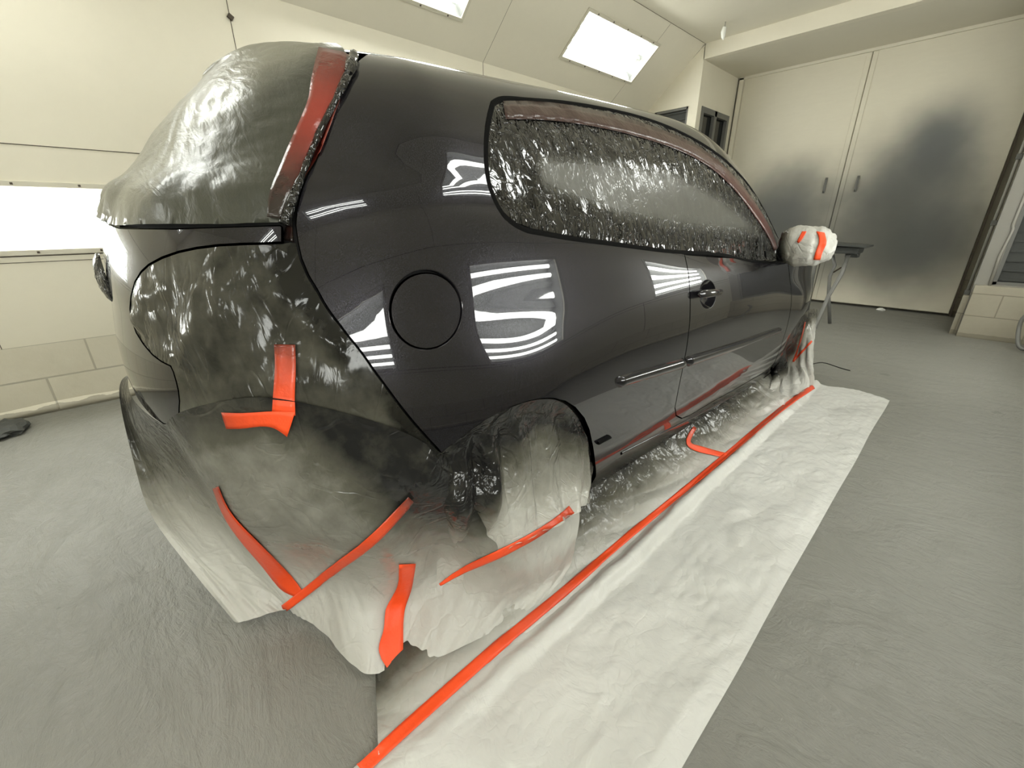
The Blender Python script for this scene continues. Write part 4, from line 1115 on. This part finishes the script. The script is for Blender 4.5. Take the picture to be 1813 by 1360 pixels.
# ---- bagged door mirror -----------------------------------------------------------------------
def mirror():
    c_=PY((1426,436),-.99);bm=bmesh.new();bmesh.ops.create_icosphere(bm,subdivisions=5,radius=1.)
    R=np.array([CM[0],-CM[1],-CM[2]]) # only for orientation of the long axis: right, up
    ax=np.array([.10,-1.,0.]);ax/=np.linalg.norm(ax)
    vs=[];fs=[tuple(v.index for v in f.verts) for f in bm.faces]
    for v in bm.verts:
        x,y,z=v.co;f=lambda q,e:math.copysign(abs(q)**e,q)
        L=f(x,.62)*.122;Hh=f(z,.70)*.092*(1-.10*x);Dd=f(y,.8)*.085
        p=c_+ax*L+np.array([0,0,1.])*Hh+np.array([1.,.1,0])*Dd
        nn=p-c_;nn/=np.linalg.norm(nn);pp=p*np.array([1,1,1.])
        k=abs(n3((L*26.,Hh*5,Dd*5)))*.016+creases(pp,3.)*.026
        if x>.75: k+=abs(math.sin(math.atan2(z,y)*6))*.004
        vs.append(p+nn*(k-.006))
    bm.free()
    vs=np.array(vs);L=((vs-c_)@ax)
    sp=np.clip(.95*sstep(-.04,-.135,L)+.55*sstep(.03,-.10,L)*sstep(.05,-.09,(vs-c_)[:,2])+.1*sstep(.1,-.1,L),0,1)
    o=mk('mirror_bag',vs,fs,M['film_side'],None,attrs={'spray':sp},recenter=True);return tag(o,'white crumpled plastic bag wrapped over the door mirror, banded with orange tape','plastic bag')
mir=mirror();bpy.context.view_layer.update()
ribbon('masking_tape',[(1445,410),(1450,425),(1446,440),(1440,460)],[(1459,412),(1463,428),(1457,445),(1452,460)],[mir],mir,'tape',.002,4.)
ribbon('masking_tape',[(1420,410),(1415,420),(1411,428)],[(1428,410),(1421,423),(1414,431)],[mir],mir,'tape',.002,4.,[0,.3])

# ---- tapes -------------------------------------------------------------------------------------
T=M
Lr=[(565,86),(557,120),(551,150),(548,172),(532,215),(510,265),(491,310),(478,345),(474,385)];Rr=[(626,98),(614,128),(603,155),(596,175),(575,225),(553,275),(535,318),(515,352),(500,388)]
ribbon('masking_tape',Lr,Rr,[rear_glass_film,side_panel],rear_glass_film,'tape_gloss',.003,7.,[.55,.45,.15,.05,.25,.6,.9,1.,1.],6)
ribbon('masking_tape',[(598,172),(575,228),(553,280),(532,330),(518,375),(508,400),(500,425)],[(606,168),(583,232),(560,285),(540,318),(522,372),(519,400),(522,430)],[side_panel,rear_glass_film,lamp_film,bpy.data.objects['inner_body']],rear_glass_film,'tape_gloss',.003,6.,[.6,.45,.4,.45,.85,1.,1.],3)
# film edge bunched along the pillar
mb=MB();q=wsurf([(628,104),(622,128),(608,160),(592,192),(570,238),(548,290),(530,335),(516,372),(508,400)],.008);
rr=[.010,.012,.009,.006,.006,.006,.006,.007,.009]
qq=catmull(q,.012);rq=np.interp(np.linspace(0,1,len(qq)),np.linspace(0,1,9),rr)*(1+.35*np.array([n3(p,40.) for p in qq]))
mb.tube(list(qq),list(rq),8);o=mb.build('bunched_film',M['window_film'],None,True);o.data.attributes.new('fog','FLOAT','POINT')
mi=rear_glass_film.matrix_world.inverted();o.data.transform(mi);o.parent=rear_glass_film
ribbon('masking_tape',[(486,610),(488,650),(485,700),(483,728)],[(524,610),(525,650),(523,700),(524,735)],[lamp_film,rear_film],lamp_film,'tape',.003,6.,[.85,.5,.25,.05])
ribbon('masking_tape',[(395,729),(430,730),(485,727),(524,728)],[(404,758),(435,757),(485,756),(510,772)],[lamp_film,rear_film],lamp_film,'tape',.0045,6.,[.45,.15,.05,.0])
l,r_=widen([(384,862),(402,905),(440,955),(485,1005),(515,1038),(533,1052)],[11,14,22,27,27,14]);ribbon('masking_tape',l,r_,[rear_film],rear_film,'tape',.003,7.,[.7,.25,.05,0,0])
l,r_=widen([(503,1077),(545,1045),(600,1000),(650,962),(700,912),(728,882)],[14,15,16,17,16,14]);ribbon('masking_tape',l,r_,[rear_film],rear_film,'tape',.0045,7.,[0,0,.08,.3,.9])
ribbon('masking_tape',[(706,998),(702,1040),(682,1080),(678,1115),(670,1150),(688,1187)],[(735,997),(727,1045),(717,1080),(714,1120),(714,1150),(714,1186)],[rear_film,fsheet],rear_film,'tape',.003,7.,[0,0])
l,r_=widen([(779,1035),(815,1012),(850,995),(900,972),(950,945),(985,922),(1012,902)],[5,10,13,14,13,12,16]);ribbon('masking_tape',l,r_,[rear_film,arch_film],arch_film,'tape',.003,6.,[0,0,0,.15,.4,.5])
l,r_=widen([(640,1364),(700,1308),(800,1218),(900,1130),(1000,1047),(1100,960),(1200,878),(1290,803),(1345,756),(1400,712),(1440,685)],[25,24,23,20,16,13,11,10,9,9,8]);ribbon('masking_tape',l,r_,[fsheet,sill],fsheet,'tape',.003,8.,[0,0,.05,.2,.35,.15,.1,.1,.2,.2])
l,r_=widen([(1230,757),(1221,772),(1219,786),(1230,793),(1255,800),(1287,808)],[7,8,8,10,10,9]);ribbon('masking_tape',l,r_,[sill,rear_film],sill,'tape',.003,5.,[.6,.3,.1,.1,0])
l,r_=widen([(1437,604),(1420,623),(1404,640)],[3,3.5,4]);ribbon('masking_tape',l,r_,[front_film],front_film,'tape',.003,4.,[.15,.35])
l,r_=widen([(1425,570),(1415,610),(1404,640)],[2,2.5,3]);ribbon('masking_tape',l,r_,[front_film],front_film,'tape',.003,4.,[.7,.45])
# dark red tape round the top of the side glass
ribbon('masking_tape',[(890,180),(960,181),(1030,191),(1100,207),(1160,226),(1220,251),(1270,284),(1310,324),(1345,372),(1370,420),(1376,440)],[(895,212),(960,213),(1030,221),(1100,235),(1160,252),(1215,273),(1262,301),(1303,340),(1338,386),(1362,425),(1370,445)],[side_film],side_film,'tape_dull',.0015,7.,[.75,.7,.7,.68,.65,.6,.5,.3,.1,0],3)

# ---- panel stand in the background ---------------------------------------------------------------
r=empty('work_stand',(5.3,-.62,0));tag(r,'rusty trestle stand with tray top in front of the double doors','work stand')
mb=MB()
c=[(5.05,-.44,.905),(5.05,-.80,.885),(5.45,-.80,.885),(5.45,-.44,.905)]
vs=[np.array(p)-[5.3,-.62,0] for p in c]+[np.array(p)-[5.3,-.62,.022] for p in c]
mb.add(vs,[(0,1,2,3),(7,6,5,4),(0,4,5,1),(1,5,6,2),(2,6,7,3),(3,7,4,0)]);mb.build('stand_top',M['dark_panel'],r,bevel=.004)
mb=MB();mb.box((-.02,.02,.83),(.30,.26,.07));mb.box((.02,-.04,.80),(.1,.12,.1));mb.build('clamp_block',M['dark_panel'],r,bevel=.01)
f1=PX((1467,522),5.1)-[5.3,-.62,0]
def leg(pts,rad=.019):
    mb=MB();mb.tube([np.array(p)-[5.3,-.62,0] for p in pts],rad,10);mb.build('leg',M['grey_steel'],r,True)
leg([PX((1503,448),5.2),PX((1490,485),5.1),PX((1467,524),5.0),PX((1440,587),4.9),fl(1428,615)+[0,0,.0]],.020)
leg([PX((1474,452),5.35),PX((1478,470),5.35),PX((1469,490),5.33),PX((1467,520),5.32),fl(1469,573)],.018)
leg([PX((1446,455),5.5),PX((1439,492),5.5),fl(1428,560)],.018)
mb=MB();mb.tube([PX((1476,482),5.3)-[5.3,-.62,0],PX((1489,474),5.15)-[5.3,-.62,0]],.008,8);mb.build('brace',M['grime'],r,True)

# =====================================================================
#  camera, light, look
# =====================================================================
cam=bpy.data.cameras.new('camera');co_=bpy.data.objects.new('camera',cam);COL.objects.link(co_)
cam.sensor_width=36;cam.sensor_fit='HORIZONTAL';cam.lens=36*F_PX/IW;cam.clip_start=.02
R3=Matrix([[CM[0][k],-CM[1][k],-CM[2][k]] for k in range(3)]);m4=R3.to_4x4();m4.translation=V3(CAM);co_.matrix_world=m4
sc=bpy.context.scene;sc.camera=co_
w=bpy.data.worlds.new('world');w.use_nodes=True;w.node_tree.nodes['Background'].inputs[0].default_value=(.5,.5,.45,1);w.node_tree.nodes['Background'].inputs[1].default_value=.02;sc.world=w
sc.view_settings.view_transform='Standard';sc.view_settings.look='None';sc.view_settings.gamma=1;sc.view_settings.use_curve_mapping=False
sc.view_settings.exposure=-0.13
sc.cycles.max_bounces=8;sc.cycles.diffuse_bounces=5;sc.cycles.glossy_bounces=5;sc.cycles.transparent_max_bounces=12
sc.cycles.caustics_reflective=False;sc.cycles.caustics_refractive=False;sc.cycles.sample_clamp_indirect=6
sc.cycles.use_denoising=True
